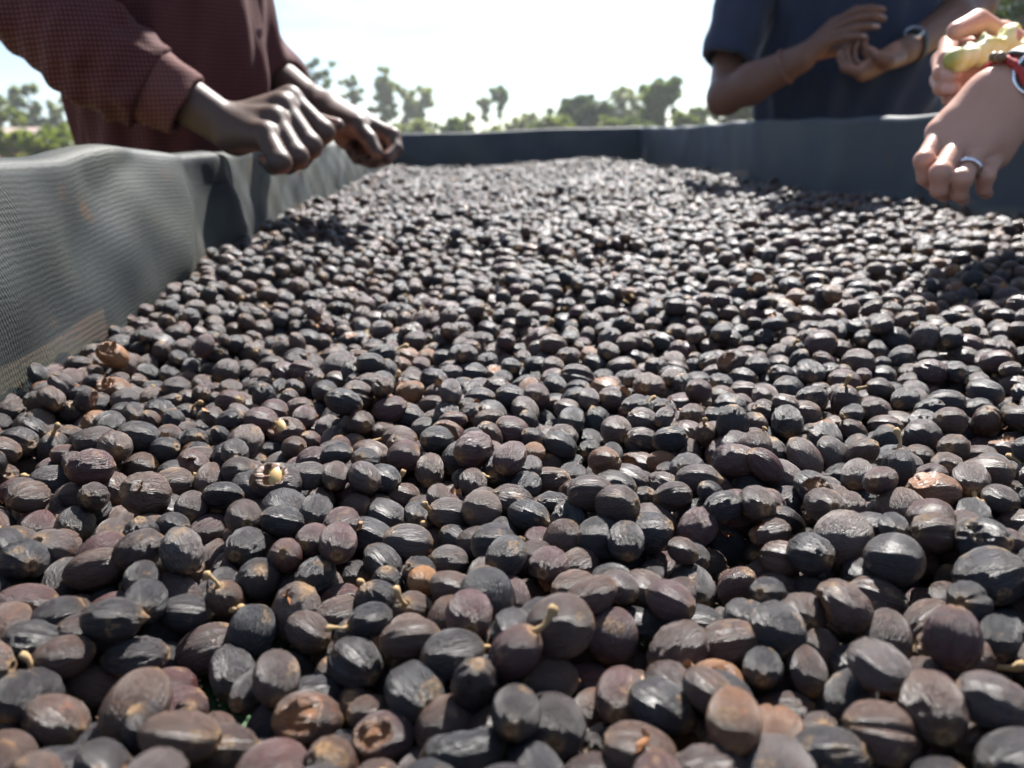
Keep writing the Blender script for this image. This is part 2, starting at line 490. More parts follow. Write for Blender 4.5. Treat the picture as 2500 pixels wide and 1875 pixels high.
def cherry_mesh(name, b, c, seed, ridge=0.012, wrinkle=0.02, crease=0.0, shrivel=0.0, torn=0.0, point=0.0):
    """unit half-length 1 along x; b, c are the cross radii"""
    g = np.random.default_rng(seed)
    nu, nv = 30, 42
    u = np.linspace(0, np.pi, nu + 1)[1:-1]
    v = np.linspace(0, 2 * np.pi, nv, endpoint=False)
    Ug, Vg = np.meshgrid(u, v, indexing='ij')
    X = np.cos(Ug)
    rho = np.sin(Ug) ** 0.92 * (1 + 0.05 * X * g.uniform(-1, 1))
    Y = rho * np.cos(Vg) * b; Z = rho * np.sin(Vg) * c
    P = np.stack([X, Y, Z], -1).reshape(-1, 3)
    P = np.vstack([P, [[1, 0, 0], [-1, 0, 0]]])
    ang = np.append(Vg.ravel(), [0, 0]); ua = np.append(Ug.ravel(), [0, np.pi])
    D = P / np.maximum(np.linalg.norm(P, axis=1, keepdims=True), 1e-6)
    sc = np.ones(len(P))
    for k in range(5):
        n_ = g.integers(7, 19)
        sc += ridge * 0.5 * np.sin(n_ * ang + g.uniform(0, 6) + g.uniform(-1, 1) * np.sin(2 * ua + g.uniform(0, 6))) * np.sin(ua)
    sc += 0.045 * snoise(D, g, 8, 2.2)                       # lumpy overall
    w = snoise(D * np.array([0.6, 1.2, 1.2]), g, 12, 9.0)
    sc += wrinkle * (1 - 2 * np.abs(w)) * 0.8
    sc += wrinkle * 0.4 * snoise(D, g, 10, 17.0)
    if crease:
        a0 = g.uniform(0, 6.28)
        da = np.angle(np.exp(1j * (ang - a0)))
        sc -= crease * np.exp(-(da / 0.16) ** 2) * np.sin(ua) ** 0.7
        da2 = np.angle(np.exp(1j * (ang - a0 - math.pi + 0.2)))
        sc -= crease * 0.6 * np.exp(-(da2 / 0.2) ** 2) * np.sin(ua) ** 0.7
    if shrivel:
        a0 = g.uniform(0.6, 2.5)
        dirn = np.array([0.1, math.cos(a0), math.sin(a0)])
        dd = D @ dirn
        sc -= shrivel * sstep(0.35, 0.95, dd) * (1 + 0.35 * snoise(D, g, 8, 11.0))
    tn = np.zeros(len(P))
    if torn:
        ang0 = g.uniform(0.9, 2.2)
        dirn = np.array([g.choice([-1, 1]) * g.uniform(0.45, 0.9), math.cos(ang0) * 0.5, math.sin(ang0)])
        dirn /= np.linalg.norm(dirn)
        dd = D @ dirn + 0.10 * snoise(D, g, 8, 7.0)
        hole = sstep(0.78, 0.86, dd)
        lip = np.exp(-((dd - 0.76) / 0.04) ** 2)
        sc = sc - torn * hole + 0.07 * lip
        tn = np.clip(hole + 0.9 * lip * (0.5 + 0.5 * snoise(D, g, 6, 5.0)), 0, 1)
    # ends: little dimple with a rim (navel) and the stalk scar
    for e, sgn in ((0, 1), (1, -1)):
        r_ = np.linalg.norm(P[:, 1:], axis=1)
        side = (P[:, 0] * sgn > 0.6)
        ring = np.exp(-((r_ - 0.17) / 0.055) ** 2) * side
        pit = np.exp(-(r_ / 0.10) ** 2) * side
        sc += 0.035 * ring - 0.06 * pit + (point * pit if sgn > 0 else 0)
    P = P * sc[:, None]
    n0 = len(u)
    idx = np.arange(n0 * nv).reshape(n0, nv)
    q = np.stack([idx[:-1], idx[1:], np.roll(idx, -1, 1)[1:], np.roll(idx, -1, 1)[:-1]], -1).reshape(-1, 4)
    F = q.tolist()
    a, z = n0 * nv, n0 * nv + 1
    for s in range(nv):
        F.append((a, idx[0, s], idx[0, (s + 1) % nv])); F.append((z, idx[-1, (s + 1) % nv], idx[-1, s]))
    me = mesh_np(name, P, F)
    r_ = np.linalg.norm(P[:, 1:], axis=1)
    scar = np.exp(-(r_ / 0.27) ** 2) * (0.95 * (P[:, 0] > 0.5) + 0.6 * (P[:, 0] < -0.5)) + 0.9 * np.exp(-((r_ - 0.17) / 0.05) ** 2) * (np.abs(P[:, 0]) > 0.5)
    if torn: TORN_DIR[me.name] = dirn
    vattr(me, 'lp', P); fattr(me, 'scar', np.clip(scar, 0, 1)); fattr(me, 'torn', tn)
    me.materials.append(M_CH)
    return me
TORN_DIR = {}
SHAPES = []      # (mesh, kind)
def shp(kind, *a, **k):
    SHAPES.append((cherry_mesh('cherry_skin', *a, **k), kind))
for i in range(7):
    shp('smooth', random.uniform(0.68, 0.80), random.uniform(0.64, 0.76), 100 + i, ridge=0.016, wrinkle=0.012)
for i in range(3):
    shp('round', random.uniform(0.90, 0.97), random.uniform(0.86, 0.94), 140 + i, ridge=0.012, wrinkle=0.014)
for i in range(4):
    shp('creased', random.uniform(0.74, 0.86), random.uniform(0.70, 0.80), 180 + i, ridge=0.020, wrinkle=0.020, crease=0.13)
for i in range(4):
    shp('wrinkled', random.uniform(0.74, 0.88), random.uniform(0.66, 0.78), 220 + i, ridge=0.02, wrinkle=0.055, crease=0.05)
for i in range(3):
    shp('shrivelled', random.uniform(0.70, 0.80), random.uniform(0.62, 0.70), 260 + i, ridge=0.02, wrinkle=0.05, shrivel=0.34)
for i in range(3):
    shp('torn', random.uniform(0.74, 0.84), random.uniform(0.70, 0.80), 300 + i, ridge=0.016, wrinkle=0.03, torn=0.22)
for i in range(2):
    shp('pointed', random.uniform(0.70, 0.78), random.uniform(0.68, 0.76), 340 + i, ridge=0.02, wrinkle=0.02, point=0.30)
KINDS_IDX = {}
for i, (_, k) in enumerate(SHAPES): KINDS_IDX.setdefault(k, []).append(i)

def stalk_mesh(name, seed, long=0.75):
    g = random.Random(seed)
    pts = [Vector((0.86, 0, 0))]
    d = Vector((1, g.uniform(-.35, .35), g.uniform(-.3, .3)))
    for i in range(6):
        d = (d + Vector((0, g.uniform(-.22, .22), g.uniform(-.22, .22)))).normalized()
        pts.append(pts[-1] + d * long / 6 * (1.5 if i == 0 else 1))
    rad = [0.12, 0.085, 0.075, 0.085, 0.12, 0.16, 0.10]
    V, F = tube(pts, [r * g.uniform(0.8, 1.2) for r in rad], 9)
    V = np.array([list(x) for x in V])
    V += 0.028 * np.stack([snoise(V, np.random.default_rng(seed + k), 8, 16) for k in range(3)], -1)
    me = mesh_np(name, V, F); me.materials.append(M_STALK)
    return me
STALKS = [stalk_mesh('stalk', 7, 0.8), stalk_mesh('stalk', 8, 0.45), stalk_mesh('stalk', 13, 1.05)]
def bean_mesh():
    V, F = [], []
    nu, nv = 12, 18
    for i in range(nu + 1):
        a = math.pi * i / nu
        for j in range(nv):
            w = 2 * math.pi * j / nv
            x, y, z = math.cos(a) * 0.62, math.sin(a) * math.cos(w) * 0.42, math.sin(a) * math.sin(w) * 0.34
            z = max(z, -0.14)
            V.append((x, y, z))
    for i in range(nu):
        for j in range(nv):
            F.append((i * nv + j, i * nv + (j + 1) % nv, (i + 1) * nv + (j + 1) % nv, (i + 1) * nv + j))
    me = mesh_np('bean', V, F); me.materials.append(M_BEAN)
    return me
BEAN = bean_mesh()
def flap_mesh(seed):
    g = np.random.default_rng(seed)
    n, m_ = 9, 8
    a, b_ = np.meshgrid(np.linspace(-0.7, 0.7, n), np.linspace(0, 1, m_), indexing='ij')
    w = np.cos(a * 1.2) * (1 - 0.3 * g.random((n, 1)) * b_)
    P = np.stack([a * 0.55 * (1 - 0.35 * b_), b_ * 0.55 * w, 0.62 + 0.30 * b_ ** 1.6 + 0.06 * np.sin(a * 7 + b_ * 4)], -1)
    idx = np.arange(n * m_).reshape(n, m_)
    F = np.stack([idx[:-1, :-1], idx[1:, :-1], idx[1:, 1:], idx[:-1, 1:]], -1).reshape(-1, 4)
    me = mesh_np('husk_flap', P.reshape(-1, 3), F); me.materials.append(M_HUSK)
    return me
FLAPS = [flap_mesh(3), flap_mesh(9)]

# ---- let the cherries fall: each drops at a random spot, rolls to the lowest place near it and rests on what it meets
CELL = 0.0125
UL = HALF - 0.012
NU, NV = int(2 * UL / CELL), int((V1 - V0 - 0.03) / CELL)
K = 7
tabP = np.zeros((NU + 8, NV + 8, K, 4), dtype=np.float32); tabP[..., 2] = -50
cnt = np.zeros((NU + 8, NV + 8), dtype=np.int32)
allP = []
def eval_z(x, y, r, nb):
    zf = bed_floor(x, y) + r * 0.96
    dx = nb[..., 0] - x[:, None]; dy = nb[..., 1] - y[:, None]
    s = (nb[..., 3] + r[:, None]) * 0.955
    q = s * s - dx * dx - dy * dy
    zz = np.where(q > 0, nb[..., 2] + np.sqrt(np.maximum(q, 0)), -9)
    return np.maximum(zf, zz.max(1))
ii, jj = np.meshgrid(np.arange(NU), np.arange(NV), indexing='ij')
cu = -UL + (ii + 0.5) * CELL; cv = V0 + 0.015 + (jj + 0.5) * CELL
thick = 2.05 + 0.35 * np.sin(cu * 17 + cv * 5 + 1) * np.sin(cv * 15 - cu * 8) + 0.35 * np.sin(cu * 41 + 2) * np.sin(cv * 37)
thick += 0.5 * np.exp(-((cu + UL) / 0.06) ** 2)
thick -= 2.3 * np.exp(-((cu + 0.186) / 0.022) ** 2 - ((cv + 0.10) / 0.018) ** 2)      # a thin spot where the net shows
thick -= 2.0 * np.exp(-((cu + 0.15) / 0.020) ** 2 - ((cv - 0.03) / 0.020) ** 2)
thick -= 1.6 * np.exp(-((cu + 0.02) / 0.016) ** 2 - ((cv + 0.20) / 0.014) ** 2) + 1.5 * np.exp(-((cu + 0.30) / 0.016) ** 2 - ((cv + 0.21) / 0.014) ** 2)
for rnd_ in range(3):
    pr = np.clip(thick - rnd_, 0, 1)
    if rnd_ == 0: pr = np.clip(thick, 0, 1) * 0.97
    for ca in range(4):
        for cb in range(4):
            sel = (ii % 4 == ca) & (jj % 4 == cb) & (rng.random((NU, NV)) < pr)
            a, b_ = ii[sel], jj[sel]
            if len(a) == 0: continue
            n = len(a)
            r = rng.normal(0.00605, 0.00072, n).clip(0.0043, 0.0080)
            cx, cy = cu[sel], cv[sel]
            x = cx + rng.uniform(-.5, .5, n) * CELL; y = cy + rng.uniform(-.5, .5, n) * CELL
            nb = np.stack([tabP[a + 4 + da, b_ + 4 + db] for da in range(-2, 3) for db in range(-2, 3)], 1).reshape(n, -1, 4)
            z = eval_z(x, y, r, nb)
            for stp in (0.0045, 0.003, 0.002, 0.0012):
                bx, by, bz = x.copy(), y.copy(), z.copy()
                for k8 in range(8):
                    w = k8 * math.pi / 4
                    x2 = np.clip(x + stp * math.cos(w), cx - CELL * 0.75, cx + CELL * 0.75); x2 = np.clip(x2, -UL, UL)
                    y2 = np.clip(y + stp * math.sin(w), cy - CELL * 0.75, cy + CELL * 0.75)
                    z2 = eval_z(x2, y2, r, nb)
                    bt = z2 < bz - 1e-6
                    bx[bt], by[bt], bz[bt] = x2[bt], y2[bt], z2[bt]
                x, y, z = bx, by, bz
            ia = np.clip(((x + UL) / CELL).astype(int), 0, NU - 1) + 4; ib = np.clip(((y - V0 - 0.015) / CELL).astype(int), 0, NV - 1) + 4
            kk = np.minimum(cnt[ia, ib], K - 1)
            tabP[ia, ib, kk] = np.stack([x, y, z, r], -1)
            cnt[ia, ib] += 1
            allP.append(np.stack([x, y, z, r], -1))
CH = np.vstack(allP)
NCH = len(CH)
_bu, _bv = np.array(BU), np.array(BV)
WP = np.array(BO)[None, :] + CH[:, 0:1] * _bu + CH[:, 1:2] * _bv
WP[:, 2] = CH[:, 2]
RAD = CH[:, 3]

# shape, tone, turn
kinds_p = {'smooth': 0.44, 'round': 0.09, 'creased': 0.15, 'wrinkled': 0.16, 'shrivelled': 0.055, 'torn': 0.055, 'pointed': 0.045}
kn = list(kinds_p); kp = np.array([kinds_p[k] for k in kn]); kp /= kp.sum()
kind_pick = rng.choice(len(kn), NCH, p=kp)
variant = np.array([KINDS_IDX[kn[k]][int(rng.integers(len(KINDS_IDX[kn[k]])))] for k in kind_pick])
tclass = rng.choice(5, NCH, p=[0.37, 0.39, 0.12, 0.10, 0.02])        # black, brown, maroon, ash, rust
tone_rng = [(0.0, 0.26), (0.36, 0.72), (0.77, 0.82), (0.85, 0.90), (0.93, 0.96)]
tone = np.array([rng.uniform(*tone_rng[k]) for k in tclass])
tone[(kind_pick == kn.index('shrivelled'))] *= 0.25
tclass[(kind_pick == kn.index('shrivelled'))] = 0
yaw = rng.uniform(0, 2 * np.pi, NCH)
pit = np.clip(rng.normal(0, 0.30, NCH), -0.9, 0.9)
stand = rng.random(NCH) < 0.10
pit[stand] = rng.uniform(0.7, 1.5, stand.sum()) * rng.choice([-1, 1], stand.sum())
rol = rng.uniform(0, 2 * np.pi, NCH)
SCL = RAD * 1.25
stalk_k = np.where(rng.random(NCH) < 0.16, rng.integers(0, 3, NCH), -1)
stalk_k[(kind_pick == kn.index('pointed'))] = -1

# ---- which ones show: paint discs back to front
qx, qy, qz = project(WP)
BS = 0.32
bw, bh = int(PW * BS), int(PH * BS)
cand = np.where((qz > 0.08) & (qz < 0.62) & (qx > -80) & (qx < PW + 80) & (qy > 200) & (qy < PH + 80))[0]
cand = cand[np.argsort(-qz[cand])]
buf = np.full((bh, bw), -1, dtype=np.int32)
for i in cand:
    rr = RAD[i] * 1.05 * PF / qz[i] * BS
    x0, x1 = int(qx[i] * BS - rr), int(qx[i] * BS + rr) + 2; y0, y1 = int(qy[i] * BS - rr), int(qy[i] * BS + rr) + 2
    x0, y0 = max(x0, 0), max(y0, 0); x1, y1 = min(x1, bw), min(y1, bh)
    if x1 <= x0 or y1 <= y0: continue
    yy, xx = np.mgrid[y0:y1, x0:x1]
    buf[y0:y1, x0:x1][(xx - qx[i] * BS) ** 2 + (yy - qy[i] * BS) ** 2 < rr * rr] = i
ids, cts = np.unique(buf[buf >= 0], return_counts=True)
order = ids[np.argsort(-cts)]
single = list(order[:296])
vis = {int(a): int(b) for a, b in zip(ids, cts)}

# particular ones the photograph shows
special = {}
def pick(px, py):
    best, bi = 1e9, None
    for i in ids:
        if vis[int(i)] < 25 or int(i) in special: continue
        d = (qx[i] - px) ** 2 + (qy[i] - py) ** 2
        if d < best: best, bi = d, int(i)
    return bi
for px, py, kd, tn, lab, extra in [
    (280, 880, 'torn', 0.985, 'orange half-shelled coffee cherry lying near the grey side net', 'flap'),
    (275, 940, 'torn', 0.945, 'rusty coffee cherry with split peaked husk near the grey side net', 'flap'),
    (1282, 1108, 'smooth', 0.955, 'small glossy orange coffee cherry beside a bare patch of green net', None),
    (1028, 1455, 'smooth', 0.985, 'pale yellow-orange bare cherry peeping out between black ones', 'stalk'),
    (1780, 1765, 'smooth', 0.938, 'large copper-brown coffee cherry with an orange end', None),
    (1580, 1680, 'torn', 0.60, 'brown coffee cherry burst open with a yellow bean showing', 'bean'),
    (1755, 1625, 'torn', 0.955, 'tan burst coffee cherry with its pale bean laid bare and stalk attached', 'bean'),
    (705, 1190, 'torn', 0.30, 'charcoal coffee cherry split lengthwise over a cream bean', 'bean'),
    (680, 1045, 'torn', 0.66, 'brown coffee cherry with torn skin over an amber bean', 'bean'),
    (925, 1600, 'torn', 0.80, 'maroon coffee cherry with a ragged red torn side', 'flap'),
    (2075, 1405, 'shrivelled', 0.01, 'glossy black sunken coffee cherry with hollow wrinkled top', None),
    (1820, 1365, 'shrivelled', 0.03, 'matt black raisin-like coffee cherry collapsed along one side', None),
    (800, 1750, 'torn', 0.62, 'brown coffee cherry with an orange hole torn in its top', None),
    (330, 1755, 'torn', 0.66, 'brown coffee cherry with curled tan husk flap at the end', 'flap'),
    (910, 1800, 'torn', 0.83, 'plum red coffee cherry with a bright orange end', None),
    (1530, 1590, 'smooth', 0.50, 'plump brown coffee cherry with a knobbly tan stalk stub', 'stalk'),
    (1365, 1520, 'round', 0.52, 'round smooth grey-brown coffee cherry standing proud of its neighbours', None),
    (365, 1570, 'smooth', 0.46, 'big oval dark brown coffee cherry with fine lengthwise veins', None),
    (650, 1420, 'round', 0.10, 'large black round coffee cherry with greenish bloom on top', None),
    (1645, 1440, 'smooth', 0.45, 'ash brown coffee cherry with a pale clubbed stalk', 'stalk'),
]:
    i = pick(px, py)
    if i is None: continue
    special[i] = (lab, extra)
    variant[i] = KINDS_IDX[kd][0 if kd != 'torn' else len(special) % 3]
    tone[i] = tn; stalk_k[i] = -1
    if kd in ('torn', 'shrivelled'):
        pit[i] = -0.2; yaw[i] = -1.9 + 0.5 * (len(special) % 3); rol[i] = 0.2
    if px == 365: SCL[i] *= 1.18; yaw[i] = 0.2; pit[i] = 0.05
    if px == 650: SCL[i] *= 1.12
    if px in (1028, 1282): SCL[i] *= 0.78
    if i not in single: single.append(i)
single_set = set(int(i) for i in single)

ROTO = {}
for i in special:
    me_, kd_ = SHAPES[variant[i]]
    if kd_ == 'torn':
        q_ = Vector(TORN_DIR[me_.name]).rotation_difference(Vector((0.25 * math.sin(i), -0.62, 0.78)).normalized())
        ROTO[i] = q_.to_matrix()
def rot_of(i):
    if i in ROTO: return ROTO[i]
    return Matrix.Rotation(BED_YAW * 0 + yaw[i], 3, 'Z') @ Matrix.Rotation(pit[i], 3, 'Y') @ Matrix.Rotation(rol[i], 3, 'X')

tone_word = ['black', 'dark brown', 'maroon', 'ash grey', 'rusty']
kind_word = {'smooth': 'smooth oval {t} dried coffee cherry', 'round': 'round {t} dried coffee cherry', 'creased': '{t} dried coffee cherry with a lengthwise crease',
             'wrinkled': 'wrinkled {t} dried coffee cherry', 'shrivelled': 'shrivelled hollow-sided {t} coffee cherry', 'torn': '{t} coffee cherry with torn tan skin',
             'pointed': '{t} dried coffee cherry with a pointed tip'}
near_word = {}
for j_, (lab_, ex_) in special.items():
    w_ = lab_.split(' ')
    near_word[j_] = ' '.join(w_[:w_.index('cherry') + 1]) if 'cherry' in w_ else 'odd cherry'
    near_word[j_] = near_word[j_].replace('coffee ', '')
group_name = 'dried coffee cherries spread on the bed'
src_obj = {}
for i in single:
    i = int(i)
    me, kd = SHAPES[variant[i]]
    o = link('coffee_cherry', me)
    mt = rot_of(i).to_4x4() @ Matrix.Diagonal((SCL[i], SCL[i], SCL[i], 1))
    mt.translation = Vector(WP[i])
    o.matrix_world = mt
    o['tone'] = float(tone[i])
    lab = kind_word[kd].format(t=tone_word[tclass[i]])
    extra = None
    if i in special: lab, extra = special[i]
    elif stalk_k[i] >= 0: lab = lab + ' and tan stalk' if ' with ' in lab else lab + ' with a tan stalk'
    if i not in special:
        best = min(((np.linalg.norm(WP[i] - WP[j_]), j_) for j_ in special), default=(9, None))
        if SCL[i] > 0.0082: lab = 'big ' + lab
        elif SCL[i] < 0.0068: lab = 'small ' + lab
        if best[0] < 0.030: lab += ' next to the ' + near_word[best[1]]
        elif abs(CH[i, 0] + UL) < 0.05: lab += ' against the grey side net'
        elif abs(pit[i]) > 0.6: lab += ' standing on end'
        elif CH[i, 2] - bed_floor(CH[i, 0], CH[i, 1]) > 0.024: lab += ' perched on top of others'
        elif CH[i, 2] - bed_floor(CH[i, 0], CH[i, 1]) < 0.010: lab += ' sunk low between others'
        else: lab += ' lying in the heap'
    w_ = lab.split()
    if len(w_) > 16:
        lab = lab.replace(' dried coffee', '').replace(' coffee', '').replace('a lengthwise crease', 'a crease').replace('next to the', 'by the')
    if len(lab.split()) > 16: lab = lab.split(' by the ')[0] + ' in the heap'
    tag(o, lab, 'coffee cherry', group_name)
    if stalk_k[i] >= 0 or extra == 'stalk':
        link('stalk', STALKS[max(int(stalk_k[i]), 0)], o)
    if extra == 'bean':
        b = link('bean', BEAN, o)
        Lz = Vector(TORN_DIR[me.name]) if me.name in TORN_DIR else Vector((0, 0, 1))
        b.rotation_euler = Lz.to_track_quat('Z', 'Y').to_euler(); b.location = Lz * 0.40; b.scale = (0.85, 0.8, 0.9)
    if i not in special and i % 11 == 0:
        b = link('husk_flap', FLAPS[i % 2], o); b.rotation_euler = (0.3 * (i % 5), 0.2, 0.4 * (i % 7))
    if extra == 'flap':
        b = link('husk_flap', FLAPS[i % 2], o)
        Lz = Vector(TORN_DIR[me.name]) if me.name in TORN_DIR else Vector((0, 0, 1))
        b.rotation_euler = Lz.to_track_quat('Z', 'Y').to_euler(); b.location = Lz * 0.02
    src_obj.setdefault(int(variant[i]), o)

# ---- all the others: one mass, each cherry placed by the fall above
rest = np.array([i for i in range(NCH) if i not in single_set])
def mat_eulers(idx):
    # XYZ eulers of Rz(yaw) Ry(pit) Rx(rol) are exactly (rol, pit, yaw)
    return np.stack([rol[idx], pit[idx], yaw[idx]], -1)
st_rest = rest[stalk_k[rest] >= 0]
bean_rest = rest[(np.array([SHAPES[v][1] for v in variant[rest]]) == 'torn') & (rng.random(len(rest)) < 0.35)]
NSH = len(SHAPES)
fl_rest = rest[rng.random(len(rest)) < 0.08]
ptsP = np.vstack([WP[rest], WP[st_rest], WP[fl_rest]])
ptsE = np.vstack([mat_eulers(rest), mat_eulers(st_rest), mat_eulers(fl_rest)])
ptsS = np.concatenate([SCL[rest], SCL[st_rest], SCL[fl_rest]])
ptsI = np.concatenate([variant[rest], NSH + stalk_k[st_rest], NSH + len(STALKS) + (fl_rest % 2)]).astype(np.int32)
ptsT = np.concatenate([tone[rest], tone[st_rest], tone[fl_rest]])
pm = bpy.data.meshes.new('cherry_bed_points')
pm.vertices.add(len(ptsP)); pm.vertices.foreach_set('co', ptsP.astype(np.float32).ravel())
vattr(pm, 'turn', ptsE); fattr(pm, 'size', ptsS); fattr(pm, 'tone', ptsT)
ia_ = pm.attributes.new('shape', 'INT', 'POINT'); ia_.data.foreach_set('value', ptsI)
mass = link('coffee_cherries', pm)
tag(mass, 'thick layer of dried coffee cherries covering the rest of the drying bed', 'cherries', None, 'stuff')
ng = bpy.data.node_groups.new('cherry_layer', 'GeometryNodeTree')
ng.interface.new_socket('Geometry', in_out='INPUT', socket_type='NodeSocketGeometry')
ng.interface.new_socket('Geometry', in_out='OUTPUT', socket_type='NodeSocketGeometry')
gi = ng.nodes.new('NodeGroupInput'); go = ng.nodes.new('NodeGroupOutput')
iop = ng.nodes.new('GeometryNodeInstanceOnPoints')
g2i = ng.nodes.new('GeometryNodeGeometryToInstance')
def proto(me):
    o = bpy.data.objects.new('cherry_source', me)     # never linked to the scene
    return o
srcs = []
for me in [s[0] for s in SHAPES] + STALKS + FLAPS:
    srcs.append(proto(me))
oi = []
for s in srcs:
    n_ = ng.nodes.new('GeometryNodeObjectInfo'); n_.transform_space = 'ORIGINAL'
    n_.inputs['Object'].default_value = s; n_.inputs['As Instance'].default_value = False
    oi.append(n_)
for n_ in reversed(oi):                                # multi-input sockets stack the last link first
    ng.links.new(n_.outputs['Geometry'], g2i.inputs[0])
def named(nm, dt):
    n_ = ng.nodes.new('GeometryNodeInputNamedAttribute'); n_.data_type = dt; n_.inputs['Name'].default_value = nm
    return n_.outputs['Attribute']
ng.links.new(gi.outputs[0], iop.inputs['Points'])
ng.links.new(g2i.outputs[0], iop.inputs['Instance'])
iop.inputs['Pick Instance'].default_value = True
ng.links.new(named('shape', 'INT'), iop.inputs['Instance Index'])
e2r = ng.nodes.new('FunctionNodeEulerToRotation')
ng.links.new(named('turn', 'FLOAT_VECTOR'), e2r.inputs[0])
ng.links.new(e2r.outputs[0], iop.inputs['Rotation'])
ng.links.new(named('size', 'FLOAT'), iop.inputs['Scale'])
ng.links.new(iop.outputs[0], go.inputs[0])
md = mass.modifiers.new('layer', 'NODES'); md.node_group = ng
print('CHERRIES', NCH, 'single', len(single), 'min vis', min(vis.get(int(i), 0) for i in single))

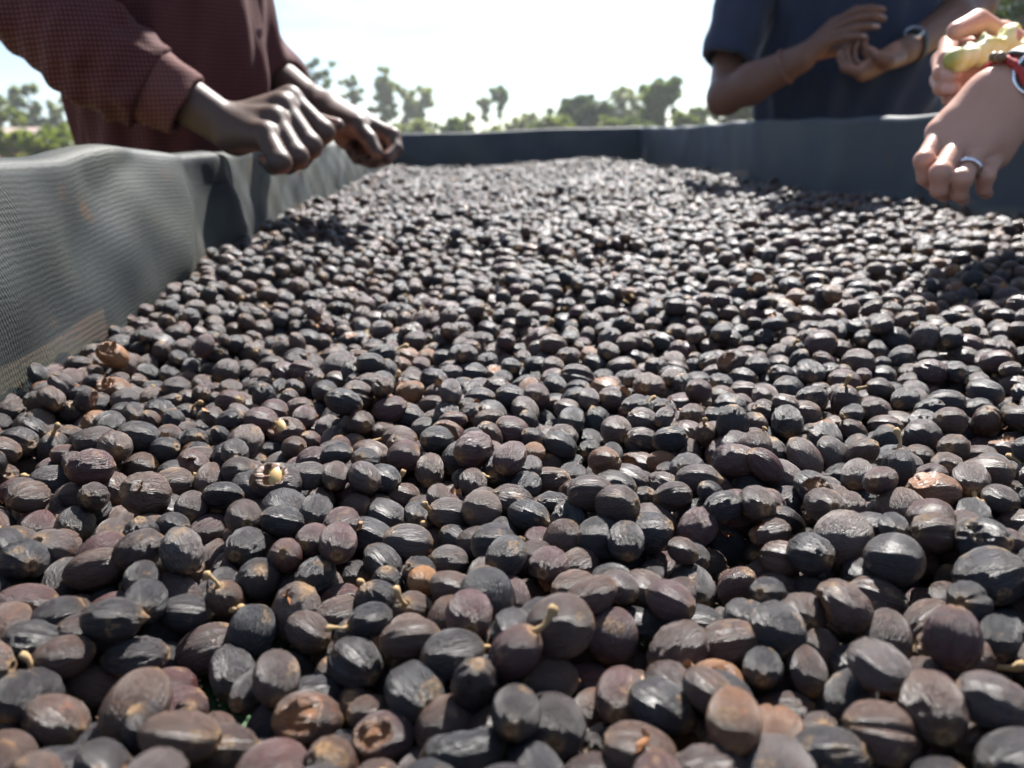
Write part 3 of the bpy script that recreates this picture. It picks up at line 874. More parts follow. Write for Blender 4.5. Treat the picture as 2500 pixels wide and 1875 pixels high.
# ------------------------------------------------------------------ organic shapes: blended tapered limbs turned into one skin
class Skin:
    def __init__(s, lo, hi, h):
        s.h = h; s.lo = np.array(lo, dtype=float)
        s.n = np.ceil((np.array(hi) - s.lo) / h).astype(int) + 1
        s.d = np.full(s.n, 0.5, dtype=np.float32)
        s.prims = []
    def _box(s, a, b, m):
        i0 = np.maximum(np.floor((np.minimum(a, b) - m - s.lo) / s.h).astype(int), 0)
        i1 = np.minimum(np.ceil((np.maximum(a, b) + m - s.lo) / s.h).astype(int) + 1, s.n)
        if (i1 <= i0).any(): return None
        sl = tuple(slice(x, y) for x, y in zip(i0, i1))
        ax = [s.lo[k] + s.h * np.arange(i0[k], i1[k]) for k in range(3)]
        X, Y, Z = np.meshgrid(*ax, indexing='ij')
        return sl, np.stack([X, Y, Z], -1)
    @staticmethod
    def _dist(P, a, b, ra, rb, side=None, ea=1.0, eb=1.0):
        ba = b - a; L2 = max(ba @ ba, 1e-12)
        t = np.clip(((P - a) @ ba) / L2, 0, 1)
        q = P - a - t[..., None] * ba
        r = ra + (rb - ra) * t
        if side is None:
            return np.sqrt((q * q).sum(-1)) - r
        e = ea + (eb - ea) * t                      # stretch along `side`
        sd = side - ba * (side @ ba) / L2 if L2 > 1e-10 else side
        sd = sd / np.linalg.norm(sd)
        c = q @ sd
        qq = (q * q).sum(-1) - c * c + (c / e) ** 2
        return (np.sqrt(np.maximum(qq, 0)) - r)
    def add(s, a, b, ra, rb=None, k=0.004, side=None, ea=1.0, eb=None, pal=None, tone=0.0):
        a = np.array(a, dtype=float); b = np.array(b, dtype=float)
        rb = ra if rb is None else rb; eb = ea if eb is None else eb
        m = max(ra * max(ea, 1), rb * max(eb, 1)) + k + 2.5 * s.h
        bx = s._box(a, b, m)
        s.prims.append((a, b, ra, rb, None if pal is None else np.array(pal, dtype=float), tone))
        if bx is None: return
        sl, P = bx
        D = s._dist(P, a, b, ra, rb, None if side is None else np.array(side, dtype=float), ea, eb).astype(np.float32)
        cur = s.d[sl]
        hh = np.maximum(k - np.abs(cur - D), 0) / max(k, 1e-6)
        s.d[sl] = np.minimum(cur, D) - hh * hh * k * 0.25
    def cut(s, a, b, ra, rb=None, k=0.002, side=None, ea=1.0):
        a = np.array(a, dtype=float); b = np.array(b, dtype=float); rb = ra if rb is None else rb
        bx = s._box(a, b, max(ra, rb) * max(ea, 1) + k + 2 * s.h)
        if bx is None: return
        sl, P = bx
        D = -s._dist(P, a, b, ra, rb, None if side is None else np.array(side, dtype=float), ea, ea).astype(np.float32)
        cur = s.d[sl]
        hh = np.maximum(k - np.abs(cur - D), 0) / max(k, 1e-6)
        s.d[sl] = np.maximum(cur, D) + hh * hh * k * 0.25
    def plane(s, p, n):
        ax = [s.lo[k] + s.h * np.arange(s.n[k]) for k in range(3)]
        p = np.array(p, dtype=float); n = np.array(n, dtype=float); n /= np.linalg.norm(n)
        D = ((ax[0][:, None, None] - p[0]) * n[0] + (ax[1][None, :, None] - p[1]) * n[1] + (ax[2][None, None, :] - p[2]) * n[2]).astype(np.float32)
        s.d = np.maximum(s.d, D)
    def warp(s, fn):
        ax = [s.lo[k] + s.h * np.arange(s.n[k]) for k in range(3)]
        near = np.abs(s.d) < 0.03
        idx = np.argwhere(near)
        P = s.lo + idx * s.h
        s.d[near] += fn(P).astype(np.float32)
    def mesh(s):
        """surface nets"""
        d = s.d
        d[0], d[-1], d[:, 0], d[:, -1], d[:, :, 0], d[:, :, -1] = [np.maximum(x, 1e-4) for x in (d[0], d[-1], d[:, 0], d[:, -1], d[:, :, 0], d[:, :, -1])]
        ins = d < 0
        c = [ins[i:ins.shape[0] - 1 + i, j:ins.shape[1] - 1 + j, k:ins.shape[2] - 1 + k] for i in (0, 1) for j in (0, 1) for k in (0, 1)]
        sm = sum(x.astype(np.int8) for x in c)
        act = (sm > 0) & (sm < 8)
        cells = np.argwhere(act)
        vid = np.full(act.shape, -1, dtype=np.int64); vid[act] = np.arange(len(cells))
        corners = np.array([(i, j, k) for i in (0, 1) for j in (0, 1) for k in (0, 1)])
        vals = np.stack([d[cells[:, 0] + o[0], cells[:, 1] + o[1], cells[:, 2] + o[2]] for o in corners], 1)
        acc = np.zeros((len(cells), 3)); num = np.zeros(len(cells))
        for p in range(8):
            for q in range(p + 1, 8):
                if np.abs(corners[p] - corners[q]).sum() != 1: continue
                a, b = vals[:, p], vals[:, q]
                x = (a < 0) != (b < 0)
                t = np.where(x, a / np.where(x, a - b, 1), 0)
                acc += np.where(x[:, None], corners[p] + t[:, None] * (corners[q] - corners[p]), 0); num += x
        V = s.lo + (cells + acc / num[:, None]) * s.h
        faces = []
        for ax in range(3):
            o1, o2 = [(1, 2), (2, 0), (0, 1)][ax]
            a = [slice(None)] * 3; b = [slice(None)] * 3
            a[ax] = slice(0, -1); b[ax] = slice(1, None)
            A, B = ins[tuple(a)], ins[tuple(b)]
            e = np.argwhere(A != B)
            e = e[(e[:, o1] > 0) & (e[:, o2] > 0) & (e[:, o1] < s.n[o1] - 1) & (e[:, o2] < s.n[o2] - 1)]
            flip = A[e[:, 0], e[:, 1], e[:, 2]]
            def cell(d1, d2):
                c_ = e.copy(); c_[:, o1] += d1; c_[:, o2] += d2
                return vid[c_[:, 0], c_[:, 1], c_[:, 2]]
            f = np.stack([cell(-1, -1), cell(0, -1), cell(0, 0), cell(-1, 0)], 1)
            f[~flip] = f[~flip][:, ::-1]
            faces.append(f)
        F = np.vstack(faces)
        F = F[(F >= 0).all(1)]
        # one light smoothing pass
        for lam in (0.5, -0.2):
            sums = np.zeros_like(V); n_ = np.zeros(len(V))
            for i in range(4):
                p, q = F[:, i], F[:, (i + 1) % 4]
                np.add.at(sums, p, V[q]); np.add.at(n_, p, 1)
                np.add.at(sums, q, V[p]); np.add.at(n_, q, 1)
            V = V + lam * (sums / np.maximum(n_, 1)[:, None] - V)
        return V, F
def normals_of(V, F):
    n = np.cross(V[F[:, 2]] - V[F[:, 0]], V[F[:, 3]] - V[F[:, 1]])
    N_ = np.zeros_like(V)
    for i in range(4): np.add.at(N_, F[:, i], n)
    return N_ / np.maximum(np.linalg.norm(N_, axis=1, keepdims=True), 1e-12)
def palm_attr(sk, V, F):
    """how palmar (pale) and how nail-like each skin point is"""
    N_ = normals_of(V, F)
    best = np.full(len(V), 9.0); pal = np.zeros(len(V)); nail = np.zeros(len(V))
    for a, b, ra, rb, pd, tn in sk.prims:
        D = sk._dist(V, a, b, ra, rb)
        w = D < best
        best[w] = D[w]
        if pd is None: pal[w] = 0
        else: pal[w] = (N_[w] @ (pd / np.linalg.norm(pd)))
        nail[w] = 0
        if tn > 0:
            ax_ = (b - a) / np.linalg.norm(b - a)
            t = (V - a) @ ax_ / np.linalg.norm(b - a)
            up = -(N_ @ (pd / np.linalg.norm(pd)))
            q = w & (t > 0.40) & (t < 1.22) & (up > 0.62)
            nail[q] = 1
    return np.clip(pal, -1, 1) * 0.5 + 0.5, nail

def V3(p): return np.array(p, dtype=float)
def pxl(p): return np.array(at(*p))
def finger(sk, joints, r, pal, nail=True, k=0.003, knuckle=1.06):
    """joints MCP, PIP, DIP, TIP as world points; r the base radius"""
    J = [V3(j) for j in joints]
    rr = [r * 1.06, r * 0.98, r * 0.86, r * 0.70]
    J[3] = J[3]
    for i in range(3):
        ax_ = J[i + 1] - J[i]; ax_ = ax_ / np.linalg.norm(ax_)
        p = V3(pal); p = p - ax_ * (p @ ax_); p /= max(np.linalg.norm(p), 1e-6)
        # the palmar side turns with the bend
        if i > 0:
            a0 = J[i] - J[i - 1]; bend = J[i + 1] - J[i]
            s = bend - a0 * (bend @ a0) / (a0 @ a0)
            if np.linalg.norm(s) > 0.25 * np.linalg.norm(bend):
                c_ = np.cross(a0, bend); pp = np.cross(c_, ax_)
                p = pp / np.linalg.norm(pp)
        sk.add(J[i], J[i + 1], rr[i], rr[i + 1], k, pal=p, tone=1.0 if (nail and i == 2) else 0.0)
    sk.add(J[0], J[0] + 1e-5, r * 1.12 * knuckle, None, 0.006, pal=pal)
    sk.add(J[1], J[1] + 1e-5, r * 1.02 * knuckle, None, 0.003, pal=pal)
def hand(sk, wrist, mcps, fingers, thumb, pal, r=(0.0100, 0.0104, 0.0098, 0.0086), wr=0.024, wside=None, palm_r=0.0125, fk=0.003):
    """wrist point; mcps index..little; fingers = [[PIP,DIP,TIP]..]; thumb = [CMC,MCP,IP,TIP]; pal = palm direction"""
    wrist = V3(wrist); pal = V3(pal); pal = pal / np.linalg.norm(pal)
    M = [V3(m_) for m_ in mcps]
    cen = sum(M) / 4
    lat = (M[0] - M[3]); lat /= np.linalg.norm(lat)
    base = wrist + (cen - wrist) * 0.16
    for i, m_ in enumerate(M):
        b0 = base + lat * (0.011, 0.004, -0.004, -0.011)[i]
        sk.add(b0, m_, palm_r * 1.10, palm_r * (0.92, 0.95, 0.92, 0.86)[i], 0.012, pal=pal)
        sk.add(b0 + pal * 0.006, m_ + pal * 0.006 + (b0 - m_) * 0.18, palm_r, palm_r * 0.80, 0.012, pal=pal)
    # heel pads
    sk.add(base + pal * 0.008 + lat * 0.012, cen + pal * 0.006 + lat * 0.014 + (base - cen) * 0.45, 0.0145, 0.012, 0.012, pal=pal)
    sk.add(base + pal * 0.008 - lat * 0.014, cen + pal * 0.006 - lat * 0.018 + (base - cen) * 0.35, 0.0125, 0.010, 0.012, pal=pal)
    for i in range(4):
        finger(sk, [M[i]] + [V3(p) for p in fingers[i]], r[i], pal, k=fk)
    T = [V3(p) for p in thumb]
    sk.add(T[0], T[1], 0.0150, 0.0125, 0.014, pal=pal)
    sk.add(base + lat * 0.006, T[1], 0.0125, 0.0105, 0.014, pal=pal)
    sk.add(T[1], T[2], 0.0118, 0.0106, 0.003, pal=pal)
    sk.add(T[2], T[3], 0.0104, 0.0080, 0.002, pal=pal, tone=1.0)
def forearm(sk, wrist, elbow, side, wr=0.0205, er=0.040, flat=1.32, k=0.016):
    wrist, elbow = V3(wrist), V3(elbow)
    mid = wrist + (elbow - wrist) * 0.62
    d = (wrist - elbow) / np.linalg.norm(wrist - elbow)
    sk.add(wrist + d * 0.012, mid, wr, er * 0.96, k, side=side, ea=flat, eb=1.12)
    sk.add(mid, elbow, er * 0.96, er * 0.88, k, side=side, ea=1.12, eb=1.05)

def skin_material(name, back, palm, nail, rough=0.48, sss=0.06):
    t = NT(name)
    tc = t.N('ShaderNodeTexCoord').outputs['Object']
    p = t.attr('palm'); nl = t.attr('nail')
    n1 = t.noise(tc, 45, 4); n2 = t.noise(tc, 420, 3)
    c = t.mix(t.ramp(p, [(0.58, 0.0), (0.80, 1.0)]), back, palm)
    c = t.mix(t.math('MULTIPLY', n1, 0.45), c, t.mix(1.0, c, (0.72, 0.62, 0.58), 'MULTIPLY'))
    c = t.mix(t.math('MULTIPLY', nl, 0.75), c, nail)
    t.base(c)
    t.P(Roughness=t.math('ADD', t.math('MULTIPLY', n2, 0.2), rough - 0.1))
    t.b.inputs['Subsurface Weight'].default_value = sss
    t.b.inputs['Specular IOR Level'].default_value = 0.32
    t.b.inputs['Subsurface Radius'].default_value = (0.012, 0.004, 0.002)
    t.b.inputs['Subsurface Scale'].default_value = 1.0
    t.L(t.bump(t.math('ADD', n2, t.math('MULTIPLY', n1, 0.7)), 0.25, 0.0012), t.b.inputs['Normal'])
    return t.m
M_SKIN_A = skin_material('deep_brown_skin', (0.085, 0.050, 0.038), (0.38, 0.17, 0.10), (0.24, 0.14, 0.11), 0.52, 0.03)
M_SKIN_B = skin_material('brown_skin', (0.150, 0.078, 0.055), (0.34, 0.17, 0.11), (0.40, 0.26, 0.22), 0.46, 0.04)
M_SKIN_C = skin_material('fair_skin', (0.55, 0.31, 0.225), (0.62, 0.34, 0.25), (0.66, 0.42, 0.36), 0.46, 0.22)

def joined(name, parts, mat, parent=None):
    """parts = [(V, F, palm, nail)] -> one mesh object"""
    Vs, Fs, Ps, Ns, o = [], [], [], [], 0
    for V, F, p, n in parts:
        Vs.append(V); Fs.append(F + o); Ps.append(p); Ns.append(n); o += len(V)
    me = mesh_np(name, np.vstack(Vs), np.vstack(Fs))
    fattr(me, 'palm', np.concatenate(Ps)); fattr(me, 'nail', np.concatenate(Ns))
    return link(name, me, parent, [mat])
def skinned(sk):
    V, F = sk.mesh()
    p, n = palm_attr(sk, V, F)
    return V, F, p, n

def head_and_legs(sk, J):
    """the plain body under the clothes: J dict of joints"""
    g = lambda k_: V3(J[k_])
    lat = V3(J['lat']); fwd = V3(J['fwd'])
    bs = J.get('bs', 1.0)
    sk.add(g('pelvis'), g('waist'), 0.112 * bs, 0.100 * bs, 0.04, side=lat, ea=1.32, eb=1.25)
    sk.add(g('waist'), g('chest'), 0.100 * bs, 0.114 * bs, 0.04, side=lat, ea=1.25, eb=1.35)
    for sd, hp, kn_, an, sh in ((1, 'hipL', 'kneeL', 'ankL', 'shL'), (-1, 'hipR', 'kneeR', 'ankR', 'shR')):
        sk.add(g(hp), g(kn_), 0.082, 0.056, 0.03); sk.add(g(kn_), g(an), 0.054, 0.036, 0.02)
        sk.add(g(an), g(an) + fwd * 0.15 - V3((0, 0, 0.035)), 0.040, 0.030, 0.02)
        sk.add(g('chest') + V3((0, 0, 0.05)), g(sh), 0.075, 0.058, 0.04)
    sk.add(g('chest') + V3((0, 0, 0.08)), g('neck'), 0.060, 0.054, 0.03)
    hc = g('head')
    sk.add(hc + V3((0, 0, 0.035)) - fwd * 0.012, hc + V3((0, 0, 0.055)), 0.088, 0.085, 0.03)
    sk.add(hc + fwd * 0.030 - V3((0, 0, 0.045)), hc + fwd * 0.045 - V3((0, 0, 0.085)), 0.062, 0.040, 0.04)
    sk.add(g('neck'), hc, 0.054, 0.055, 0.03)
    sk.add(hc + fwd * 0.088 + V3((0, 0, 0.012)), hc + fwd * 0.108 - V3((0, 0, 0.024)), 0.011, 0.016, 0.012)   # nose
    sk.add(hc + fwd * 0.086 - V3((0, 0, 0.058)) - lat * 0.02, hc + fwd * 0.086 - V3((0, 0, 0.058)) + lat * 0.02, 0.010, None, 0.006)   # lips
    for sd in (-1, 1):
        sk.add(hc + lat * sd * 0.082 + V3((0, 0, 0.022)), hc + lat * sd * 0.080 - V3((0, 0, 0.022)), 0.014, 0.010, 0.008)  # ears
        sk.cut(hc + lat * sd * 0.032 + fwd * 0.104 + V3((0, 0, 0.022)), hc + lat * sd * 0.034 + fwd * 0.104 + V3((0, 0, 0.022)), 0.019, None, 0.012)
        sk.add(hc + lat * sd * 0.032 + fwd * 0.074 + V3((0, 0, 0.018)), hc + lat * sd * 0.033 + fwd * 0.074 + V3((0, 0, 0.018)), 0.013, None, 0.003)
def bbox(pts, m):
    A = np.array([list(p) for p in pts]); return A.min(0) - m, A.max(0) + m
def hair_mesh(J, name, parent, mat, long=0.0):
    hc = V3(J['head']); fwd = V3(J['fwd']); lat = V3(J['lat'])
    sk = Skin(hc - 0.17 - V3((0, 0, long)), hc + 0.2, 0.008)
    sk.add(hc + V3((0, 0, 0.045)) - fwd * 0.022, hc + V3((0, 0, 0.066)) - fwd * 0.012, 0.098, 0.094, 0.02)
    if long: sk.add(hc - fwd * 0.05, hc - fwd * 0.06 - V3((0, 0, long)), 0.085, 0.06, 0.03)
    sk.cut(hc + fwd * 0.10 - V3((0, 0, 0.02)), hc + fwd * 0.105 + V3((0, 0, 0.03)), 0.075, 0.07, 0.01)
    g = np.random.default_rng(4)
    sk.warp(lambda P: 0.004 * snoise(P, g, 10, 160))
    V, F = sk.mesh()
    return link(name, mesh_np(name, V, F), parent, [mat])

def cloth_mat(name, c1, c2, rough=0.85, weave=900, fold=30, sheen=0.2):
    t = NT(name)
    tc = t.N('ShaderNodeTexCoord').outputs['Object']
    n = t.noise(tc, fold, 4); w = t.noise(tc, weave, 2)
    t.base(t.mix(n, c1, c2))
    t.P(Roughness=rough)
    t.b.inputs['Sheen Weight'].default_value = sheen
    t.b.inputs['Sheen Roughness'].default_value = 0.4
    t.L(t.bump(w, 0.35, 0.0008), t.b.inputs['Normal'])
    return t.m
def dobby_shirt(name, c1=(0.038, 0.008, 0.011), c2=(0.062, 0.014, 0.017), cd=(0.17, 0.070, 0.054)):
    """maroon cloth with a small raised pale dot weave"""
    t = NT(name)
    tc = t.N('ShaderNodeTexCoord').outputs['Object']
    sp = t.N('ShaderNodeSeparateXYZ'); t.L(tc, sp.inputs[0])
    s_ = 2 * math.pi / 0.0092
    a = t.math('SINE', t.math('MULTIPLY', t.math('ADD', t.math('ADD', sp.outputs[0], sp.outputs[2]), t.math('MULTIPLY', sp.outputs[1], 0.6)), s_))
    b = t.math('SINE', t.math('MULTIPLY', t.math('ADD', t.math('SUBTRACT', sp.outputs[0], sp.outputs[2]), t.math('MULTIPLY', sp.outputs[1], 0.6)), s_))
    dot = t.ramp(t.math('MULTIPLY', a, b), [(0.25, 0.0), (0.75, 1.0)])
    n = t.noise(tc, 22, 4)
    base = t.mix(n, c1, c2)
    t.base(t.mix(t.math('MULTIPLY', dot, 0.85), base, cd))
    t.P(Roughness=0.85)
    t.b.inputs['Specular IOR Level'].default_value = 0.25
    t.L(t.bump(dot, 0.3, 0.0006), t.b.inputs['Normal'])
    return t.m
M_SHIRT = dobby_shirt('maroon_shirt')
M_CUFF = dobby_shirt('maroon_cloth_reverse', (0.072, 0.022, 0.022), (0.105, 0.036, 0.034), (0.22, 0.10, 0.08))
M_TEE = cloth_mat('navy_cotton', (0.006, 0.013, 0.034), (0.012, 0.025, 0.060))
M_TROUS = cloth_mat('dark_trousers', (0.020, 0.020, 0.026), (0.040, 0.038, 0.044))
M_TOP = cloth_mat('grey_top', (0.20, 0.20, 0.20), (0.30, 0.30, 0.29))
M_HAIR = simple_mat('black_hair', (0.010, 0.009, 0.008), 0.7, 0.4, 300, 0.7, 0.003)
M_HAIR2 = simple_mat('brown_hair', (0.09, 0.05, 0.03), 0.6, 0.4, 300, 0.7, 0.003)
def trousers(J, name, parent, mat, h=0.014):
    g = lambda k_: V3(J[k_]); lat = V3(J['lat'])
    pts = [g(k_) for k_ in ('pelvis', 'waist', 'hipL', 'hipR', 'kneeL', 'kneeR', 'ankL', 'ankR')]
    lo, hi = bbox(pts, 0.2)
    sk = Skin(lo, hi, h)
    sk.add(g('pelvis') - V3((0, 0, 0.03)), g('pelvis') + V3((0, 0, 0.0)), 0.120 * J.get('bs', 1.0), 0.100 * J.get('bs', 1.0), 0.04, side=lat, ea=1.3)
    sk.plane((0, 0, 0.93), (0, 0, 1))
    for sd in ('L', 'R'):
        sk.add(g('hip' + sd), g('knee' + sd), 0.096, 0.074, 0.03); sk.add(g('knee' + sd), g('ank' + sd) + V3((0, 0, 0.02)), 0.074, 0.062, 0.02)
    sk.warp(lambda P: 0.004 * np.sin(P[:, 2] * 60 + P[:, 0] * 35))
    V, F = sk.mesh()
    return link(name, mesh_np(name, V, F), parent, [mat])
def shoes(J, parent):
    fwd = V3(J['fwd']); lat = V3(J['lat'])
    for sd in ('L', 'R'):
        a = V3(J['ank' + sd])
        lo, hi = bbox([a, a + fwd * 0.17], 0.12)
        lo[2] = 0.004
        sk = Skin(lo, hi, 0.009)
        sk.add(a - fwd * 0.03 - V3((0, 0, 0.045)), a + fwd * 0.15 - V3((0, 0, 0.05)), 0.046, 0.038, 0.02, side=lat, ea=1.1)
        sk.add(a, a - V3((0, 0, 0.03)), 0.05, 0.05, 0.03)
        V, F = sk.mesh()
        link('shoe', mesh_np('shoe', V, F), parent, [M_TROUS])

# ------------------------------------------------------------------ person in the maroon shirt, leaning on the side net
def rel(o, root):
    o.matrix_parent_inverse = root.matrix_world.inverted()
ZD = np.array((0, 0, 1.0))
def person_root(name, loc, label, cat='person'):
    e = empty(name, loc)
    tag(e, label, cat)
    bpy.context.view_layer.update()
    return e
def adopt(o, root):
    o.parent = root
    o.matrix_parent_inverse = Matrix.Translation(-Vector(root.location))
    return o

A_root = person_root('person', (-0.50, 1.115, 0.0), 'person in a maroon patterned shirt, sleeve rolled, hands on the net side')
fwdA = np.array((0.968, 0.25, 0.0)); latA = np.array((-0.25, 0.968, 0.0))       # facing across the bed; lat = his left
A = dict(lat=latA, fwd=fwdA, bs=0.80)
cA = np.array((-0.452, 1.115, 0))
A['pelvis'] = cA + ZD * 0.88; A['waist'] = cA + ZD * 1.08; A['chest'] = cA + fwdA * 0.05 + ZD * 1.30
A['shL'] = A['chest'] + latA * 0.18 + ZD * 0.09; A['shR'] = A['chest'] - latA * 0.18 + ZD * 0.09
A['neck'] = A['chest'] + fwdA * 0.05 + ZD * 0.17; A['head'] = A['chest'] + fwdA * 0.10 + ZD * 0.31
for s_, w in ((1, 'L'), (-1, 'R')):
    A['hip' + w] = A['pelvis'] + latA * 0.09 * s_ - ZD * 0.05
    A['knee' + w] = A['hip' + w] - ZD * 0.42 + fwdA * -0.01
    A['ank' + w] = A['hip' + w] * np.array((1, 1, 0)) - fwdA * 0.03 + ZD * 0.085
# right arm: forearm drops to a fist hooked on the rim
elbR = pxl((95, 5, 0.80)); wrR = pxl((556, 312, 0.835))
elbL = pxl((545, 110, 1.13)); wrL = pxl((748, 246, 1.04))
hA = []
fist = Skin(*bbox([pxl((330, 140, 0.80)), pxl((860, 430, 0.90)), pxl((640, 420, 0.77)), pxl((700, 200, 0.91))], 0.03), 0.0024)
sideA = np.array((0.2, -0.65, 0.75))
forearm(fist, wrR, elbR, sideA, 0.0205, 0.029, 1.18)
mc = [pxl((708, 243, 0.868)), pxl((690, 262, 0.848)), pxl((670, 294, 0.828)), pxl((648, 330, 0.810))]
fg = [[pxl((789, 322, 0.862)), pxl((762, 358, 0.885)), pxl((735, 342, 0.898))],
      [pxl((757, 356, 0.838)), pxl((733, 390, 0.862)), pxl((705, 376, 0.876))],
      [pxl((724, 382, 0.814)), pxl((704, 402, 0.840)), pxl((680, 388, 0.855))],
      [pxl((684, 396, 0.792)), pxl((668, 405, 0.815)), pxl((648, 392, 0.832))]]
th = [pxl((610, 306, 0.870)), pxl((715, 300, 0.898)), pxl((780, 300, 0.905)), pxl((824, 306, 0.897))]
hand(fist, wrR, mc, fg, th, np.array((0.15, 0.45, -0.85)), r=(0.0124, 0.0128, 0.0122, 0.0112), palm_r=0.0142, fk=0.0015)
# tendon and vein ridges over the back of the hand
for m_ in mc[:3]:
    fist.add(wrR + (m_ - wrR) * 0.25 + ZD * 0.012, m_ + ZD * 0.004, 0.0055, 0.0075, 0.006)
hA.append(skinned(fist))
reach = Skin(*bbox([pxl((560, 120, 1.10)), pxl((1000, 420, 0.93)), pxl((800, 400, 1.08))], 0.03), 0.0026)
forearm(reach, wrL, elbL, np.array((0.3, -0.8, 0.5)), 0.0215, 0.038, 1.2)
mcL = [pxl((886, 298, 0.995)), pxl((876, 296, 1.015)), pxl((858, 302, 1.035)), pxl((838, 312, 1.050))]
fgL = [[pxl((957, 334, 0.985)), pxl((966, 364, 0.978)), pxl((945, 384, 0.966))],
       [pxl((936, 352, 1.010)), pxl((940, 385, 0.998)), pxl((916, 396, 0.982))],
       [pxl((900, 366, 1.030)), pxl((905, 394, 1.010)), pxl((884, 390, 0.990))],
       [pxl((860, 362, 1.045)), pxl((872, 386, 1.020)), pxl((858, 372, 1.000))]]
thL = [pxl((800, 280, 1.000)), pxl((872, 308, 0.965)), pxl((902, 342, 0.955)), pxl((921, 374, 0.950))]
hand(reach, wrL, mcL, fgL, thL, np.array((-0.25, -0.35, -0.9)), r=(0.0112, 0.0112, 0.0106, 0.0096), palm_r=0.0145, fk=0.0018)
reach.add(pxl((800, 268, 1.01)), pxl((842, 338, 1.01)), 0.018, 0.014, 0.014, pal=(-0.25, -0.35, -0.9))
hA.append(skinned(reach))
lo, hi = bbox([A[k_] for k_ in A if k_ not in ('lat', 'fwd', 'bs')] + [elbR, elbL], 0.17); lo[2] = 0.005
bodyA = Skin(lo, hi, 0.010)
head_and_legs(bodyA, A)
bodyA.add(A['shR'], elbR, 0.050, 0.040, 0.02); bodyA.add(elbR, elbR + (wrR - elbR) * 0.5, 0.036, 0.030, 0.02)
bodyA.add(A['shL'], elbL, 0.050, 0.040, 0.02); bodyA.add(elbL, elbL + (wrL - elbL) * 0.5, 0.036, 0.030, 0.02)
hA.append(skinned(bodyA))
adopt(joined('body', hA, M_SKIN_A), A_root)
adopt(hair_mesh(A, 'hair', None, M_HAIR), A_root)
# shirt
lo, hi = bbox([A['waist'] - ZD * 0.22, A['shL'], A['shR'], elbR, elbL, A['neck'], pxl((470, 260, 0.82)), pxl((150, 120, 0.78))], 0.16)
hi[2] = A['neck'][2] + 0.02
shirt = Skin(lo, hi, 0.0042)
shirt.add(cA + fwdA * 0.000 + ZD * 0.82, cA + fwdA * 0.002 + ZD * 0.96, 0.100, 0.102, 0.03, side=latA, ea=1.50)
shirt.add(cA + fwdA * 0.006 + ZD * 0.97, cA + fwdA * 0.012 + ZD * 1.07, 0.108, 0.122, 0.03, side=latA, ea=1.45, eb=1.35)
shirt.add(cA + fwdA * 0.012 + ZD * 1.07, A['chest'] + ZD * 0.06, 0.122, 0.122, 0.05, side=latA, ea=1.28, eb=1.36)
shirt.add(cA + fwdA * 0.048 + ZD * 1.03, cA + fwdA * 0.035 + ZD * 1.12, 0.098, 0.10, 0.04, side=latA, ea=1.3)
shirt.add(A['chest'] + ZD * 0.05, A['shR'], 0.095, 0.078, 0.05)
shirt.add(A['chest'] + ZD * 0.05, A['shL'], 0.095, 0.078, 0.05)
shirt.add(A['shL'], elbL, 0.076, 0.060, 0.03)
cuff0 = pxl((362, 203, 0.812)); cuff1 = pxl((456, 260, 0.826))
slv0 = pxl((215, 108, 0.795)); slv1 = pxl((318, 178, 0.806))
axc = cuff1 - cuff0; axc /= np.linalg.norm(axc)
lo, hi = bbox([A['shR'], elbR, cuff1, pxl((250, 230, 0.80))], 0.09)
slv = Skin(lo, hi, 0.0034)
slv.add(A['shR'], elbR, 0.076, 0.054, 0.03)
slv.add(elbR, slv0, 0.050, 0.049, 0.02)
slv.add(slv0, slv1, 0.049, 0.046, 0.012)
slv.add(slv1, cuff0, 0.046, 0.0405, 0.012)
slv.add(pxl((225, 190, 0.795)), pxl((310, 252, 0.805)), 0.024, 0.018, 0.024)            # cloth hanging under the forearm
for p, q, r_ in [((150, -40, 0.765), (300, 30, 0.775), 0.011), ((150, 62, 0.752), (360, 128, 0.776), 0.0085), ((70, 20, 0.752), (180, 150, 0.757), 0.008), ((300, 45, 0.775), (370, 120, 0.785), 0.009), ((150, 150, 0.762), (290, 240, 0.772), 0.008)]:
    slv.add(pxl(p), pxl(q), r_, r_ * 0.6, 0.012)
slv.warp(lambda P: 0.0026 * np.sin(P[:, 0] * 75 + P[:, 2] * 50 + 1) + 0.0018 * np.sin(P[:, 1] * 130 - P[:, 2] * 85) + 0.0014 * np.sin(P[:, 0] * 190 - P[:, 2] * 120))
slv.plane(cuff0 + axc * 0.006, axc)
V, F = slv.mesh()
adopt(link('sleeve', mesh_np('sleeve', V, F), None, [M_SHIRT]), A_root)
shirt.add(elbL, elbL + (wrL - elbL) * 0.62, 0.058, 0.043, 0.02)
shirt.cut(elbL + (wrL - elbL) * 0.80, elbL + (wrL - elbL) * 1.3, 0.034, None, 0.001)
g_ = np.random.default_rng(21)
ph = g_.uniform(0, 6, 8)
def shirt_folds(P):
    ang = np.arctan2((P - cA) @ latA, (P - cA) @ fwdA)
    z = P[:, 2]
    body = ((P - cA)[:, :2] ** 2).sum(1) < 0.26 ** 2
    f = 0.0055 * np.sin(ang * 9 + 5 * (z - 1.0) * 3 + ph[0]) * (0.6 + 0.4 * np.sin(z * 23 + ph[1] + ang * 2)) + 0.003 * np.sin(ang * 21 - z * 30 + ph[2])
    return np.where(body, f, 0.0022 * np.sin(P[:, 0] * 70 + z * 45 + ph[3]) + 0.0015 * np.sin(P[:, 1] * 120 - z * 80))
shirt.warp(shirt_folds)
V, F = shirt.mesh()
sh_o = adopt(link('shirt', mesh_np('shirt', V, F), None, [M_SHIRT]), A_root)
